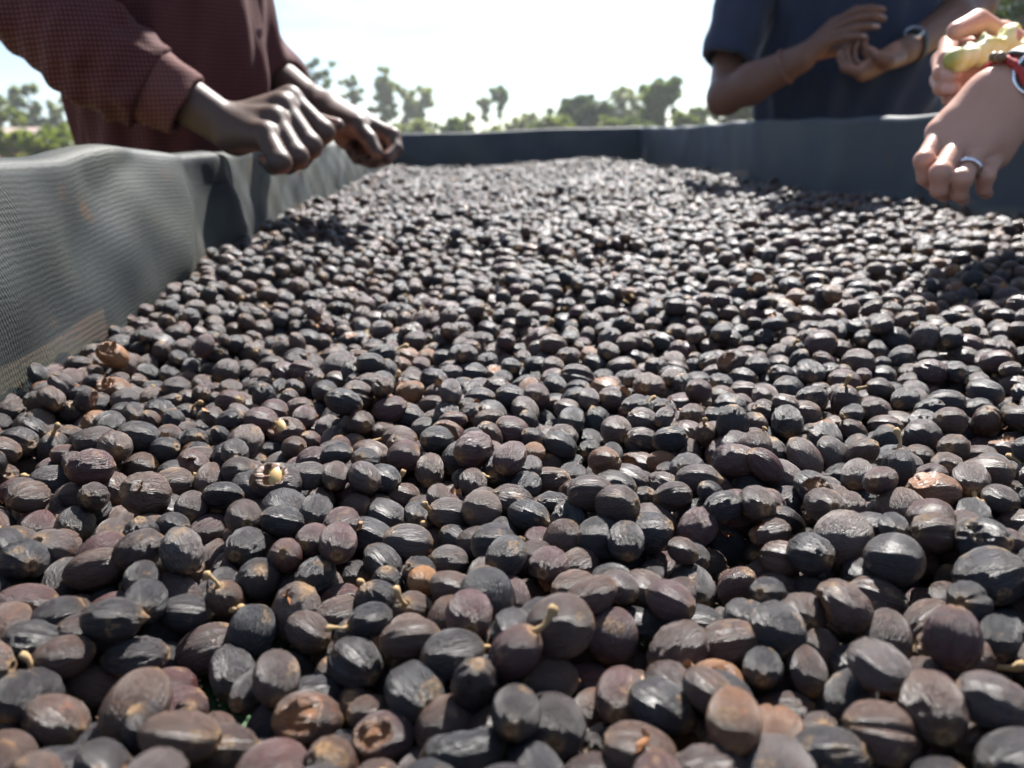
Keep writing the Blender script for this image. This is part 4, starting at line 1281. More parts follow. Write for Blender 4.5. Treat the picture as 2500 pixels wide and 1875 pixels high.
# rolled cuff: an open band round the forearm
lo, hi = bbox([cuff0, cuff1], 0.08)
cf = Skin(lo, hi, 0.0022)
cf.add(cuff0 - axc * 0.04, cuff1 + axc * 0.02, 0.0475, 0.0315, 0.002)
cf.cut(cuff1 - axc * 0.020, cuff1 + axc * 0.04, 0.0290, 0.0270, 0.001)
cf.plane(cuff1, axc)
cf.plane(cuff0 - axc * 0.008, -axc)
cf.warp(lambda P: 0.0011 * np.sin(P[:, 2] * 130 + P[:, 1] * 90) + 0.0006 * np.sin(P[:, 0] * 240))
V, F = cf.mesh()
adopt(link('cuff', mesh_np('cuff', V, F), None, [M_CUFF]), A_root)
# button placket down the front of the shirt, with buttons
plk = []
zz = np.linspace(0.93, 1.36, 60)
dirp = fwdA * math.cos(-0.62) + latA * math.sin(-0.62)
from mathutils.bvhtree import BVHTree
bv = BVHTree.FromPolygons([Vector(v) for v in shirt.mesh()[0]], shirt.mesh()[1].tolist())
P3 = []
tang = np.cross(ZD, dirp)
for z in zz:
    row = []
    for k_ in np.linspace(-0.017, 0.017, 5):
        o_ = cA + dirp * 0.6 + tang * k_ + ZD * z
        hit = bv.ray_cast(Vector(o_), Vector(-dirp))
        if hit[0] is None: hit = (Vector(cA + dirp * 0.15 + tang * k_ + ZD * z),)
        row.append(np.array(hit[0]) + dirp * (0.0030 if abs(k_) < 0.016 else -0.0008))
    P3.append(row)
P3 = np.array(P3)
n_, m_, _ = P3.shape
idx = np.arange(n_ * m_).reshape(n_, m_)
Fp = np.stack([idx[:-1, :-1], idx[1:, :-1], idx[1:, 1:], idx[:-1, 1:]], -1).reshape(-1, 4)
pl_me = mesh_np('placket', P3.reshape(-1, 3), Fp)
pk = adopt(link('placket', pl_me, None, [M_SHIRT]), A_root)
M_BUT = simple_mat('shirt_button', (0.10, 0.03, 0.03), 0.35, 0.2)
for i in (8, 21, 34, 47):
    bm = bmesh.new()
    bmesh.ops.create_cone(bm, cap_ends=True, segments=16, radius1=0.0055, radius2=0.0048, depth=0.002)
    me = bpy.data.meshes.new('button'); bm.to_mesh(me); bm.free(); me.materials.append(M_BUT)
    b_o = bpy.data.objects.new('button', me); COL.objects.link(b_o)
    b_o.matrix_world = Matrix.Translation(Vector(P3[i, 2] + dirp * 0.001)) @ Vector(dirp).to_track_quat('Z', 'Y').to_matrix().to_4x4()
    mw = b_o.matrix_world.copy(); b_o.parent = pk; b_o.matrix_parent_inverse = Matrix.Translation(-Vector(A_root.location)).inverted() @ Matrix.Translation(-Vector(A_root.location)); 
    b_o.matrix_basis = mw
adopt(trousers(A, 'trousers', None, M_TROUS), A_root)
_sh = empty('tmp'); shoes(A, _sh)
for c_ in list(_sh.children): adopt(c_, A_root)
bpy.data.objects.remove(_sh)

# ------------------------------------------------------------------ person in the navy tee beyond the bed
B_root = person_root('person', (0.80, 1.72, 0.0), 'person in a navy tee shirt rubbing cherries between both hands over the rim')
fwdB = np.array((-0.55, -0.835, 0.0)); latB = np.array((0.835, -0.55, 0.0))
B = dict(lat=latB, fwd=fwdB)
cB = np.array(pxl((2052, 300, 1.86))); cB[2] = 0
B['pelvis'] = cB - fwdB * 0.04 + ZD * 0.92; B['waist'] = cB + ZD * 1.08; B['chest'] = cB + fwdB * 0.03 + ZD * 1.32
B['shL'] = B['chest'] + latB * 0.19 + ZD * 0.09; B['shR'] = B['chest'] - latB * 0.19 + ZD * 0.09
B['neck'] = B['chest'] + fwdB * 0.04 + ZD * 0.17; B['head'] = B['chest'] + fwdB * 0.09 + ZD * 0.31
for s_, w in ((1, 'L'), (-1, 'R')):
    B['hip' + w] = B['pelvis'] + latB * 0.09 * s_ - ZD * 0.05
    B['knee' + w] = B['hip' + w] - ZD * 0.43
    B['ank' + w] = B['hip' + w] * np.array((1, 1, 0)) + ZD * 0.085
eR = pxl((1768, 238, 1.76)); wR = pxl((1950, 146, 1.64))
eL = pxl((2388, 8, 1.72)); wL = pxl((2213, 122, 1.60))
hB = []
sk = Skin(*bbox([eR, pxl((1775, 150, 1.80)), pxl((2170, 0, 1.60)), pxl((2170, 120, 1.66)), wR], 0.05), 0.0032)
forearm(sk, wR, eR, np.array((0.3, 0.1, 0.9)), 0.0235, 0.040, 1.25)
sk.add(eR, pxl((1776, 150, 1.825)), 0.036, 0.034, 0.02)
mcB = [pxl((2036, 56, 1.625)), pxl((2030, 70, 1.612)), pxl((2022, 88, 1.605)), pxl((2010, 106, 1.605))]
fgB = [[pxl((2090, 26, 1.610)), pxl((2126, 20, 1.607)), pxl((2156, 24, 1.607))],
       [pxl((2094, 44, 1.595)), pxl((2130, 38, 1.590)), pxl((2158, 46, 1.592))],
       [pxl((2086, 68, 1.585)), pxl((2118, 64, 1.580)), pxl((2142, 66, 1.582))],
       [pxl((2064, 92, 1.585)), pxl((2092, 88, 1.580)), pxl((2112, 90, 1.582))]]
thB = [pxl((1985, 128, 1.640)), pxl((2040, 120, 1.655)), pxl((2080, 108, 1.66)), pxl((2112, 98, 1.655))]
hand(sk, wR, mcB, fgB, thB, np.array((0.35, 0.45, -0.8)), r=(0.0094, 0.0096, 0.0092, 0.0084), palm_r=0.0130, fk=0.0018)
hB.append(skinned(sk))
sk = Skin(*bbox([eL, pxl((2330, -60, 1.80)), pxl((2040, 90, 1.60)), pxl((2140, 215, 1.56)), wL], 0.05), 0.0032)
forearm(sk, wL, eL, np.array((0.3, -0.2, 0.9)), 0.0235, 0.040, 1.2)
sk.add(eL, pxl((2345, -40, 1.78)), 0.037, 0.037, 0.02)
mcC = [pxl((2134, 160, 1.620)), pxl((2122, 178, 1.600)), pxl((2106, 184, 1.580)), pxl((2098, 178, 1.560))]
fgC = [[pxl((2112, 122, 1.640)), pxl((2108, 104, 1.640)), pxl((2112, 96, 1.635))],
       [pxl((2082, 150, 1.610)), pxl((2082, 118, 1.612)), pxl((2090, 106, 1.610))],
       [pxl((2068, 160, 1.590)), pxl((2062, 128, 1.595)), pxl((2070, 112, 1.598))],
       [pxl((2062, 166, 1.565)), pxl((2050, 142, 1.572)), pxl((2054, 128, 1.580))]]
thC = [pxl((2190, 146, 1.575)), pxl((2168, 150, 1.548)), pxl((2146, 140, 1.545)), pxl((2124, 122, 1.555))]
hand(sk, wL, mcC, fgC, thC, np.array((-0.3, 0.25, 0.9)), r=(0.0094, 0.0096, 0.0092, 0.0084), palm_r=0.0135, fk=0.0018)
hB.append(skinned(sk))
lo, hi = bbox([B[k_] for k_ in B if k_ not in ('lat', 'fwd')] + [eR, eL], 0.17); lo[2] = 0.005
sk = Skin(lo, hi, 0.011)
head_and_legs(sk, B)
sk.add(B['shR'], pxl((1776, 150, 1.815)), 0.040, 0.028, 0.02); sk.add(B['shL'], pxl((2342, -20, 1.785)), 0.040, 0.028, 0.02)
hB.append(skinned(sk))
adopt(joined('body', hB, M_SKIN_B), B_root)
adopt(hair_mesh(B, 'hair', None, M_HAIR), B_root)
hemR = pxl((1776, 150, 1.80)); hemL = pxl((2338, -6, 1.77))
lo, hi = bbox([B['waist'] - ZD * 0.22, B['shL'], B['shR'], B['neck'], hemR, hemL], 0.17); hi[2] = B['neck'][2] + 0.02
sk = Skin(lo, hi, 0.0055)
sk.add(cB - fwdB * 0.01 + ZD * 0.84, cB + ZD * 1.06, 0.132, 0.130, 0.04, side=latB, ea=1.55)
sk.add(cB + ZD * 1.06, B['chest'] + ZD * 0.06, 0.130, 0.125, 0.05, side=latB, ea=1.55, eb=1.5)
for sh, hem in ((B['shR'], hemR), (B['shL'], hemL)):
    sk.add(B['chest'] + ZD * 0.06, sh, 0.09, 0.075, 0.05)
    sk.add(sh, sh + (hem - sh) * 0.35, 0.070, 0.064, 0.03)
g2_ = np.random.default_rng(33); ph2 = g2_.uniform(0, 6, 6)
def tee_folds(P):
    ang = np.arctan2((P - cB) @ latB, (P - cB) @ fwdB); z = P[:, 2]
    return 0.005 * np.sin(ang * 8 + z * 18 + ph2[0]) * np.sin(z * 14 + ph2[1] + ang) + 0.0035 * np.sin(ang * 15 - z * 26 + ph2[2])
sk.warp(tee_folds)
V, F = sk.mesh()
adopt(link('tee_shirt', mesh_np('tee_shirt', V, F), None, [M_TEE]), B_root)
for sh, hem in ((B['shR'], hemR), (B['shL'], hemL)):
    lo, hi = bbox([sh, hem], 0.09)
    sv = Skin(lo, hi, 0.0040)
    ax_ = (hem - sh) / np.linalg.norm(hem - sh)
    sv.add(sh, hem + ax_ * 0.05, 0.072, 0.061, 0.01)
    sv.plane(hem, ax_)
    sv.cut(hem - ax_ * 0.03, hem + ax_ * 0.10, 0.0500, None, 0.001)
    sv.warp(lambda P: 0.0022 * np.sin(P[:, 2] * 60 + P[:, 0] * 50) + 0.0013 * np.sin(P[:, 0] * 120 - P[:, 2] * 40))
    V, F = sv.mesh()
    adopt(link('sleeve', mesh_np('sleeve', V, F), None, [M_TEE]), B_root)
adopt(trousers(B, 'trousers', None, M_TROUS), B_root)
_sh = empty('tmp'); shoes(B, _sh)
for c_ in list(_sh.children): adopt(c_, B_root)
bpy.data.objects.remove(_sh)

# ------------------------------------------------------------------ person reaching in with fair hands
C_root = person_root('person', (1.06, 0.74, 0.0), 'person with fair hands, silver ring and watch, reaching over the cherries')
fwdC = np.array((-1.0, 0.0, 0.0)); latC = np.array((0.0, -1.0, 0.0))
C = dict(lat=latC, fwd=fwdC)
cC = np.array((1.06, 0.74, 0))
C['pelvis'] = cC + ZD * 0.90; C['waist'] = cC + fwdC * 0.07 + ZD * 1.08; C['chest'] = cC + fwdC * 0.20 + ZD * 1.30
C['shL'] = C['chest'] + latC * 0.16 + ZD * 0.07; C['shR'] = C['chest'] - latC * 0.16 + ZD * 0.07
C['neck'] = C['chest'] + fwdC * 0.07 + ZD * 0.14; C['head'] = C['chest'] + fwdC * 0.13 + ZD * 0.26
for s_, w in ((1, 'L'), (-1, 'R')):
    C['hip' + w] = C['pelvis'] + latC * 0.085 * s_ - ZD * 0.05
    C['knee' + w] = C['hip' + w] - ZD * 0.41
    C['ank' + w] = C['hip' + w] * np.array((1, 1, 0)) + ZD * 0.085
wCl = pxl((2470, 222, 0.615)); eCl = wCl + np.array((0.225, 0.03, 0.085))
wCr = pxl((2545, 168, 0.7500)); eCr = wCr + np.array((0.215, 0.05, 0.080))
hC = []
sk = Skin(*bbox([eCl, wCl, pxl((2230, 300, 0.5625)), pxl((2400, 490, 0.5875)), pxl((2300, 420, 0.6625))], 0.035), 0.0020)
forearm(sk, wCl, eCl, np.array((0.1, -0.25, 0.95)), 0.0200, 0.034, 1.22)
mcD = [pxl((2294, 326, 0.628)), pxl((2338, 350, 0.615)), pxl((2386, 372, 0.612)), pxl((2432, 382, 0.618))]
fgD = [[pxl((2256, 392, 0.612)), pxl((2258, 434, 0.616)), pxl((2276, 452, 0.632))],
       [pxl((2296, 422, 0.592)), pxl((2292, 464, 0.598)), pxl((2306, 478, 0.618))],
       [pxl((2350, 436, 0.590)), pxl((2342, 474, 0.598)), pxl((2352, 486, 0.620))],
       [pxl((2406, 430, 0.600)), pxl((2402, 462, 0.606)), pxl((2410, 474, 0.624))]]
thD = [pxl((2430, 290, 0.655)), pxl((2360, 350, 0.668)), pxl((2318, 400, 0.665)), pxl((2296, 428, 0.655))]
hand(sk, wCl, mcD, fgD, thD, np.array((-0.05, 0.95, -0.3)), r=(0.0072, 0.0074, 0.0071, 0.0064), palm_r=0.0110, fk=0.0012)
sk.add(pxl((2450, 255, 0.618)), pxl((2400, 330, 0.618)), 0.020, 0.015, 0.016)
hC.append(skinned(sk))
sk = Skin(*bbox([eCr, wCr, pxl((2280, 40, 0.6875)), pxl((2300, 250, 0.6750)), pxl((2400, 130, 0.7625))], 0.035), 0.0022)
forearm(sk, wCr, eCr, np.array((0.1, -0.25, 0.95)), 0.0200, 0.034, 1.2)
mcE = [pxl((2410, 118, 0.7475)), pxl((2404, 150, 0.7550)), pxl((2400, 186, 0.7525)), pxl((2400, 216, 0.7450))]
fgE = [[pxl((2318, 110, 0.7188)), pxl((2312, 142, 0.6900)), pxl((2345, 152, 0.6775))],
       [pxl((2300, 148, 0.7188)), pxl((2298, 178, 0.6900)), pxl((2332, 184, 0.6750))],
       [pxl((2296, 194, 0.7188)), pxl((2298, 214, 0.6925)), pxl((2332, 216, 0.6800))],
       [pxl((2316, 224, 0.7188)), pxl((2318, 242, 0.7000)), pxl((2346, 244, 0.6875))]]
thE = [pxl((2492, 148, 0.7375)), pxl((2440, 92, 0.7188)), pxl((2386, 54, 0.7000)), pxl((2334, 76, 0.6850))]
hand(sk, wCr, mcE, fgE, thE, np.array((0.1, -0.95, 0.1)), r=(0.0084, 0.0086, 0.0082, 0.0074), palm_r=0.0120, fk=0.0014)
hC.append(skinned(sk))
lo, hi = bbox([C[k_] for k_ in C if k_ not in ('lat', 'fwd')] + [eCl, eCr], 0.17); lo[2] = 0.005
sk = Skin(lo, hi, 0.011)
head_and_legs(sk, C)
sk.add(C['shR'], eCr, 0.043, 0.032, 0.02); sk.add(C['shL'], eCl, 0.043, 0.032, 0.02)
hC.append(skinned(sk))
adopt(joined('body', hC, M_SKIN_C), C_root)
adopt(hair_mesh(C, 'hair', None, M_HAIR2, 0.16), C_root)
lo, hi = bbox([C['waist'] - ZD * 0.2, C['shL'], C['shR'], eCl, eCr, C['neck']], 0.14); hi[2] = C['neck'][2] + 0.01
sk = Skin(lo, hi, 0.007)
sk.add(cC + fwdC * 0.01 + ZD * 0.86, C['waist'], 0.122, 0.112, 0.04, side=latC, ea=1.28)
sk.add(C['waist'], C['chest'] + ZD * 0.05, 0.112, 0.118, 0.05, side=latC, ea=1.28, eb=1.3)
for sh, eb in ((C['shR'], eCr), (C['shL'], eCl)):
    sk.add(C['chest'] + ZD * 0.05, sh, 0.08, 0.066, 0.05); sk.add(sh, sh + (eb - sh) * 0.9, 0.062, 0.046, 0.03)
sk.warp(lambda P: 0.003 * np.sin(P[:, 2] * 50 + P[:, 1] * 40))
V, F = sk.mesh()
adopt(link('top', mesh_np('top', V, F), None, [M_TOP]), C_root)
adopt(trousers(C, 'trousers', None, M_TROUS), C_root)
_sh = empty('tmp'); shoes(C, _sh)
for c_ in list(_sh.children): adopt(c_, C_root)
bpy.data.objects.remove(_sh)

# ------------------------------------------------------------------ things worn and held
def torus_mesh(name, R1, r1, flat=1.0, n=40, m_=10, sx=1.0, sy=1.0, twist=0.0, tw_n=0):
    V, F = [], []
    for i in range(n):
        a = 2 * math.pi * i / n
        for j in range(m_):
            b = 2 * math.pi * j / m_
            rr = r1 * (1 + twist * math.sin(tw_n * a + b * 2))
            V.append(((R1 + rr * math.cos(b)) * math.cos(a) * sx, (R1 + rr * math.cos(b)) * math.sin(a) * sy, rr * math.sin(b) * flat))
    for i in range(n):
        for j in range(m_):
            F.append((i * m_ + j, ((i + 1) % n) * m_ + j, ((i + 1) % n) * m_ + (j + 1) % m_, i * m_ + (j + 1) % m_))
    return mesh_np(name, V, F)
def frame_z(p, z, x):
    z = Vector(z).normalized(); x = Vector(x); x = (x - z * x.dot(z)).normalized(); y = z.cross(x)
    m_ = Matrix((x, y, z)).transposed().to_4x4(); m_.translation = Vector(p)
    return m_
M_SILVER = simple_mat('silver', (0.82, 0.82, 0.84), 0.22, 0.05, 60, 0.1, 0.0003, Metallic=1.0)
M_RED = simple_mat('red_cord', (0.42, 0.035, 0.030), 0.7, 0.5, 400, 0.5, 0.0005)
M_GLASS = simple_mat('watch_glass', (0.012, 0.020, 0.018), 0.12, 0.2, 40, 0.0)
M_STRAP = simple_mat('watch_strap', (0.015, 0.016, 0.018), 0.5, 0.3, 100, 0.2)
M_BEADB = simple_mat('wood_bead', (0.20, 0.12, 0.06), 0.45, 0.4, 300, 0.2)
M_BEADW = simple_mat('white_bead', (0.75, 0.75, 0.72), 0.3, 0.1, 100, 0.0)
M_BEADY = simple_mat('yellow_bead', (0.62, 0.40, 0.04), 0.35, 0.1, 100, 0.0)
# ring
rp = mcD[2] + (fgD[2][0] - mcD[2]) * 0.66
rax = fgD[2][0] - mcD[2]
ring = link('finger_ring', torus_mesh('finger_ring', 0.0092, 0.0012, 1.9), None, [M_SILVER])
ring.matrix_world = frame_z(rp, rax, (1, 0, 0))
tag(ring, 'plain silver ring band on a fair hand hanging over the cherries', 'ring')
# bracelet and watch on the same wrist
fa = (eCl - wCl) / np.linalg.norm(eCl - wCl)
sideW = np.array((0.1, -0.25, 0.95))
br = empty('bracelet', Vector(wCl - fa * 0.007)); tag(br, 'red braided cord bracelet with wooden, white and yellow beads on a fair wrist', 'bracelet')
bm_ = frame_z((0, 0, 0), fa, sideW)
cord = link('cord', torus_mesh('cord', 0.0232, 0.0023, 1.3, 72, 8, 1.22, 1.0, 0.22, 18), br, [M_RED]); cord.matrix_local = bm_
bead = None
for k_, (ang, mt, rr) in enumerate([(-0.28, M_BEADB, 0.0040), (-0.02, M_BEADB, 0.0042), (-2.45, M_BEADW, 0.0026), (-2.62, M_BEADW, 0.0026), (-2.79, M_BEADW, 0.0026), (-3.0, M_BEADY, 0.0032), (-3.2, M_BEADY, 0.0032)]):
    bmm = bmesh.new(); bmesh.ops.create_uvsphere(bmm, u_segments=14, v_segments=10, radius=rr)
    me = bpy.data.meshes.new('bead'); bmm.to_mesh(me); bmm.free()
    me.polygons.foreach_set('use_smooth', [True] * len(me.polygons))
    b_o = link('bead', me, br, [mt])
    # ang measured round the wrist from its top towards the lens
    loc = Vector((math.cos(ang) * 0.0258 * 1.22, math.sin(ang) * 0.0258, 0))
    b_o.location = (bm_ @ loc) - Vector(fa) * 0.004
def watch(name, wrist, ax_, face_dir, label, r, rad, strap_r):
    e = empty(name, Vector(wrist)); tag(e, label, 'watch')
    st = link('strap', torus_mesh('strap', strap_r, 0.0018, 5.0, 48, 10, 1.18, 1.0), e, [M_STRAP]); st.matrix_local = frame_z((0, 0, 0), ax_, sideW)
    fd = Vector(face_dir).normalized()
    def disc(nm, r1, r2, dep, off, mt):
        bmm = bmesh.new(); bmesh.ops.create_cone(bmm, cap_ends=True, segments=40, radius1=r1, radius2=r2, depth=dep)
        bmesh.ops.bevel(bmm, geom=[e_ for e_ in bmm.edges if len(e_.link_faces) == 2 and e_.calc_face_angle(0) > 1.0], offset=dep * 0.15, segments=2, affect='EDGES')
        me = bpy.data.meshes.new(nm); bmm.to_mesh(me); bmm.free()
        o = link(nm, me, e, [mt]); o.matrix_local = frame_z(fd * (rad + off), fd, ax_)
        return o
    disc('case', r, r * 0.97, 0.008, 0.0, M_SILVER)
    bz = link('bezel', torus_mesh('bezel', r * 0.90, r * 0.085, 0.9, 48, 8), e, [M_SILVER]); bz.matrix_local = frame_z(fd * (rad + 0.0045), fd, ax_)
    disc('dial', r * 0.86, r * 0.86, 0.002, 0.0042, M_GLASS)
    return e
watch('wristwatch', wCl + fa * 0.010, fa, np.array((-0.25, -0.9, 0.25)), 'round dark-faced silver watch on a fair wrist beside a red bracelet', 0.0175, 0.0235, 0.0245)
sideW = np.array((0.3, -0.2, 0.9))
faL = (eL - wL) / np.linalg.norm(eL - wL)
watch('wristwatch', wL + faL * 0.024, faL, np.array((-0.3, -0.55, 0.75)), 'chunky steel watch on a brown wrist of the cupped hand', 0.0190, 0.0275, 0.0295)
faR = (eR - wR) / np.linalg.norm(eR - wR)
M_TWINE = simple_mat('brown_cord', (0.16, 0.075, 0.06), 0.7, 0.5, 400, 0.5, 0.0005)
b2 = link('bracelet', torus_mesh('bracelet', 0.0315, 0.0032, 1.3, 72, 8, 1.12, 1.0, 0.25, 16), None, [M_TWINE])
b2.matrix_world = frame_z(wR + faR * 0.030, faR, np.array((0.3, 0.1, 0.9)))
tag(b2, 'thin brown braided cord bracelet on the upper hand over the navy tee', 'bracelet')
# bitten fruit slice
fa0, fa1 = pxl((2326, 148, 0.665)), pxl((2474, 98, 0.690))
lo, hi = bbox([fa0, fa1], 0.03)
sk = Skin(lo, hi, 0.0013)
ax_ = fa1 - fa0; ax_n = ax_ / np.linalg.norm(ax_)
sk.add(fa0 + ax_ * 0.10, fa0 + ax_ * 0.96, 0.0115, 0.0150, 0.003, side=(0, -1, 0.1), ea=0.75)
sk.add(fa0, fa0 + ax_ * 0.2, 0.0070, 0.0110, 0.003)
upv = np.cross(ax_n, np.array((0, 1, 0))); upv = upv if upv[2] > 0 else -upv
for t_, s_, r_ in ((0.02, 1, 0.008), (0.18, 1, 0.010), (0.40, 1, 0.010), (0.72, 1, 0.012), (0.30, -1, 0.008), (0.55, -1, 0.010), (0.80, -1, 0.009), (1.05, 0.2, 0.007)):
    c_ = fa0 + ax_ * t_ + upv * s_ * (0.0188)
    sk.cut(c_ - np.array((0, 0.02, 0)), c_ + np.array((0, 0.02, 0)), r_, None, 0.0015)
g3_ = np.random.default_rng(8)
sk.warp(lambda P: 0.0016 * snoise(P, g3_, 12, 520))
V, F = sk.mesh()
t = NT('fruit_flesh')
tc = t.N('ShaderNodeTexCoord').outputs['Object']
n1 = t.noise(tc, 90, 4); n2 = t.noise(tc, 600, 3)
pe = t.attr('peel')
c_m = t.ramp(n1, [(0.3, (0.64, 0.60, 0.16)), (0.55, (0.78, 0.75, 0.40)), (0.75, (0.83, 0.81, 0.60))])
t.base(t.mix(pe, c_m, (0.34, 0.36, 0.06)))
t.P(Roughness=0.55); t.b.inputs['Subsurface Weight'].default_value = 0.25; t.b.inputs['Subsurface Radius'].default_value = (0.006, 0.005, 0.002)
t.L(t.bump(n2, 0.8, 0.0015), t.b.inputs['Normal'])
me = mesh_np('fruit_slice', V, F)
tt = ((V - fa0) @ ax_n) / np.linalg.norm(ax_)
fattr(me, 'peel', np.clip(1 - (tt + 0.06) / 0.12, 0, 1) * 0.9 + 0.7 * np.clip((upv @ (V - fa0 - np.outer(tt, ax_)).T) / 0.009 - 0.75, 0, 0.6))
fr = link('fruit_slice', me, None, [t.m])
tag(fr, 'half-eaten pale yellow fruit slice held between a fair thumb and fingers', 'fruit')

# ------------------------------------------------------------------ ground, far bank, trees, house
def ground_material():
    t = NT('farm_ground')
    tc = t.N('ShaderNodeTexCoord').outputs['Object']
    n = t.noise(tc, 0.35, 5); n2 = t.noise(tc, 3.0, 5); n3 = t.noise(tc, 40, 4)
    soil = t.mix(n2, (0.20, 0.095, 0.055), (0.30, 0.17, 0.10))
    grass = t.mix(n3, (0.045, 0.075, 0.020), (0.10, 0.13, 0.04))
    t.base(t.mix(t.ramp(n, [(0.42, 0.0), (0.56, 1.0)]), soil, grass))
    t.P(Roughness=0.95)
    t.L(t.bump(n3, 0.5, 0.03), t.b.inputs['Normal'])
    return t.m
M_GROUND = ground_material()
gx = np.concatenate([-np.geomspace(1500, 3, 34), np.linspace(-2, 2, 9), np.geomspace(3, 1500, 34)])
gyv = np.concatenate([-np.geomspace(1500, 3, 34), np.linspace(-2, 2, 9), np.geomspace(3, 1500, 34)])
X, Y = np.meshgrid(gx, gyv, indexing='ij')
Z = 0.25 * np.sin(X * 0.05 + 1) * np.sin(Y * 0.04) * sstep(12, 40, np.hypot(X, Y)) + 0.0 * X
idx = np.arange(X.size).reshape(X.shape)
Fg = np.stack([idx[:-1, :-1], idx[1:, :-1], idx[1:, 1:], idx[:-1, 1:]], -1).reshape(-1, 4)
gr = link('ground', mesh_np('ground', np.stack([X, Y, Z], -1).reshape(-1, 3), Fg), None, [M_GROUND])
tag(gr, 'reddish soil and short grass around the drying bed', 'ground', None, 'structure')

def leaf_material(name, c1, c2, trans=0.35):
    t = NT(name)
    tc = t.N('ShaderNodeTexCoord').outputs['Object']
    n = t.noise(tc, 1.1, 3); n2 = t.noise(tc, 9.0, 2)
    c = t.mix(n, c1, c2)
    c = t.mix(t.math('MULTIPLY', n2, 0.5), c, t.mix(1.0, c, (1.5, 1.35, 0.8), 'MULTIPLY'))
    t.base(c); t.P(Roughness=0.5)
    tl = t.N('ShaderNodeBsdfTranslucent'); t.L(t.mix(1.0, c, (1.6, 1.7, 0.7), 'MULTIPLY'), tl.inputs['Color'])
    mx = t.N('ShaderNodeMixShader'); mx.inputs[0].default_value = trans
    t.L(t.b.outputs[0], mx.inputs[1]); t.L(tl.outputs[0], mx.inputs[2]); t.L(mx.outputs[0], t.out.inputs['Surface'])
    return t.m
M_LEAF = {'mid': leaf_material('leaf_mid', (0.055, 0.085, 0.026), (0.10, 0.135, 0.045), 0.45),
          'pale': leaf_material('leaf_haze_pale', (0.12, 0.14, 0.10), (0.18, 0.20, 0.14), 0.5),  # glaucous green, paled further: distant haze and glare put into the colour
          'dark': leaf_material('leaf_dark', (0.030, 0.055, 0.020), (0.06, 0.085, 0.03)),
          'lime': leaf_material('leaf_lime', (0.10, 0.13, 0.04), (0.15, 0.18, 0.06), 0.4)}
M_BARK = simple_mat('bark', (0.15, 0.12, 0.095), 0.9, 0.35, 6, 0.6, 0.02)
def leaves(blobs, n, size, g):
    """small folded leaf sprays scattered through ellipsoid clumps, thinner towards the rim"""
    w = np.array([b[1][0] * b[1][1] * b[1][2] for b in blobs]) ** 0.7; w /= w.sum()
    V, F = [], []
    bi = g.choice(len(blobs), n, p=w)
    for b in range(len(blobs)):
        m_ = int((bi == b).sum())
        if m_ == 0: continue
        c, r = np.array(blobs[b][0]), np.array(blobs[b][1])
        d = g.normal(size=(m_, 3)); d /= np.linalg.norm(d, axis=1, keepdims=True)
        # sub-clumps leave gaps
        k_ = max(4, m_ // 26)
        sub = g.normal(size=(k_, 3)); sub /= np.linalg.norm(sub, axis=1, keepdims=True); sub *= g.uniform(0.35, 1.0, (k_, 1))
        pos = sub[g.integers(0, k_, m_)] + d * g.random((m_, 1)) ** 0.5 * 0.26
        P = c + pos * r
        a = g.normal(size=(m_, 3)); a /= np.linalg.norm(a, axis=1, keepdims=True)
        t_ = np.cross(a, g.normal(size=(m_, 3))); t_ /= np.linalg.norm(t_, axis=1, keepdims=True)
        s = size * g.uniform(0.6, 1.4, (m_, 1))
        q = [P - a * s, P + t_ * s * 0.45, P + a * s, P - t_ * s * 0.45]
        o = len(V) * 4 if False else sum(len(x) for x in V)
        V.append(np.stack(q, 1).reshape(-1, 3))
        F.append(np.arange(m_ * 4).reshape(-1, 4) + o)
    return np.vstack(V), np.vstack(F)
def tree(name, x, y, trunk_h, blobs, n, size, leaf, label, group, seed, trunk_r=0.16, lean=0.0):
    g = np.random.default_rng(seed)
    e = empty(name, (x, y, 0)); tag(e, label, 'tree', group)
    zb = float(0.25 * math.sin(x * 0.05 + 1) * math.sin(y * 0.04))
    pts = [(0, 0, zb - 0.2), (lean * 0.3, 0, trunk_h * 0.35), (lean * 0.7 + g.normal() * 0.08, 0, trunk_h * 0.7), (lean, 0, trunk_h)]
    V, F = tube(pts, [trunk_r * 1.25, trunk_r, trunk_r * 0.8, trunk_r * 0.5], 10)
    tr = link('trunk', mesh_np('trunk', V, F), e, [M_BARK])
    top = Vector(pts[2])
    for b in blobs:                                        # limbs reach into each clump
        c = Vector(b[0])
        mid = top.lerp(c, 0.5) + Vector((g.normal() * 0.1, g.normal() * 0.1, -0.1 * abs(c.z - top.z)))
        V, F = tube([top - Vector((0, 0, 0.3)), mid, c], [trunk_r * 0.5, trunk_r * 0.32, trunk_r * 0.12], 6)
        link('limb', mesh_np('limb', V, F), tr, [M_BARK])
    V, F = leaves(blobs, n, size, g)
    link('crown', mesh_np('crown', V, F, False), e, [M_LEAF[leaf]])
    return e
def hz(px): return 375 - 0.0352 * px
def tpos(px, D):
    p = at(px, hz(px), 1.0) - CP
    k_ = D / math.hypot(p.x, p.y)
    return p.x * k_, p.y * k_
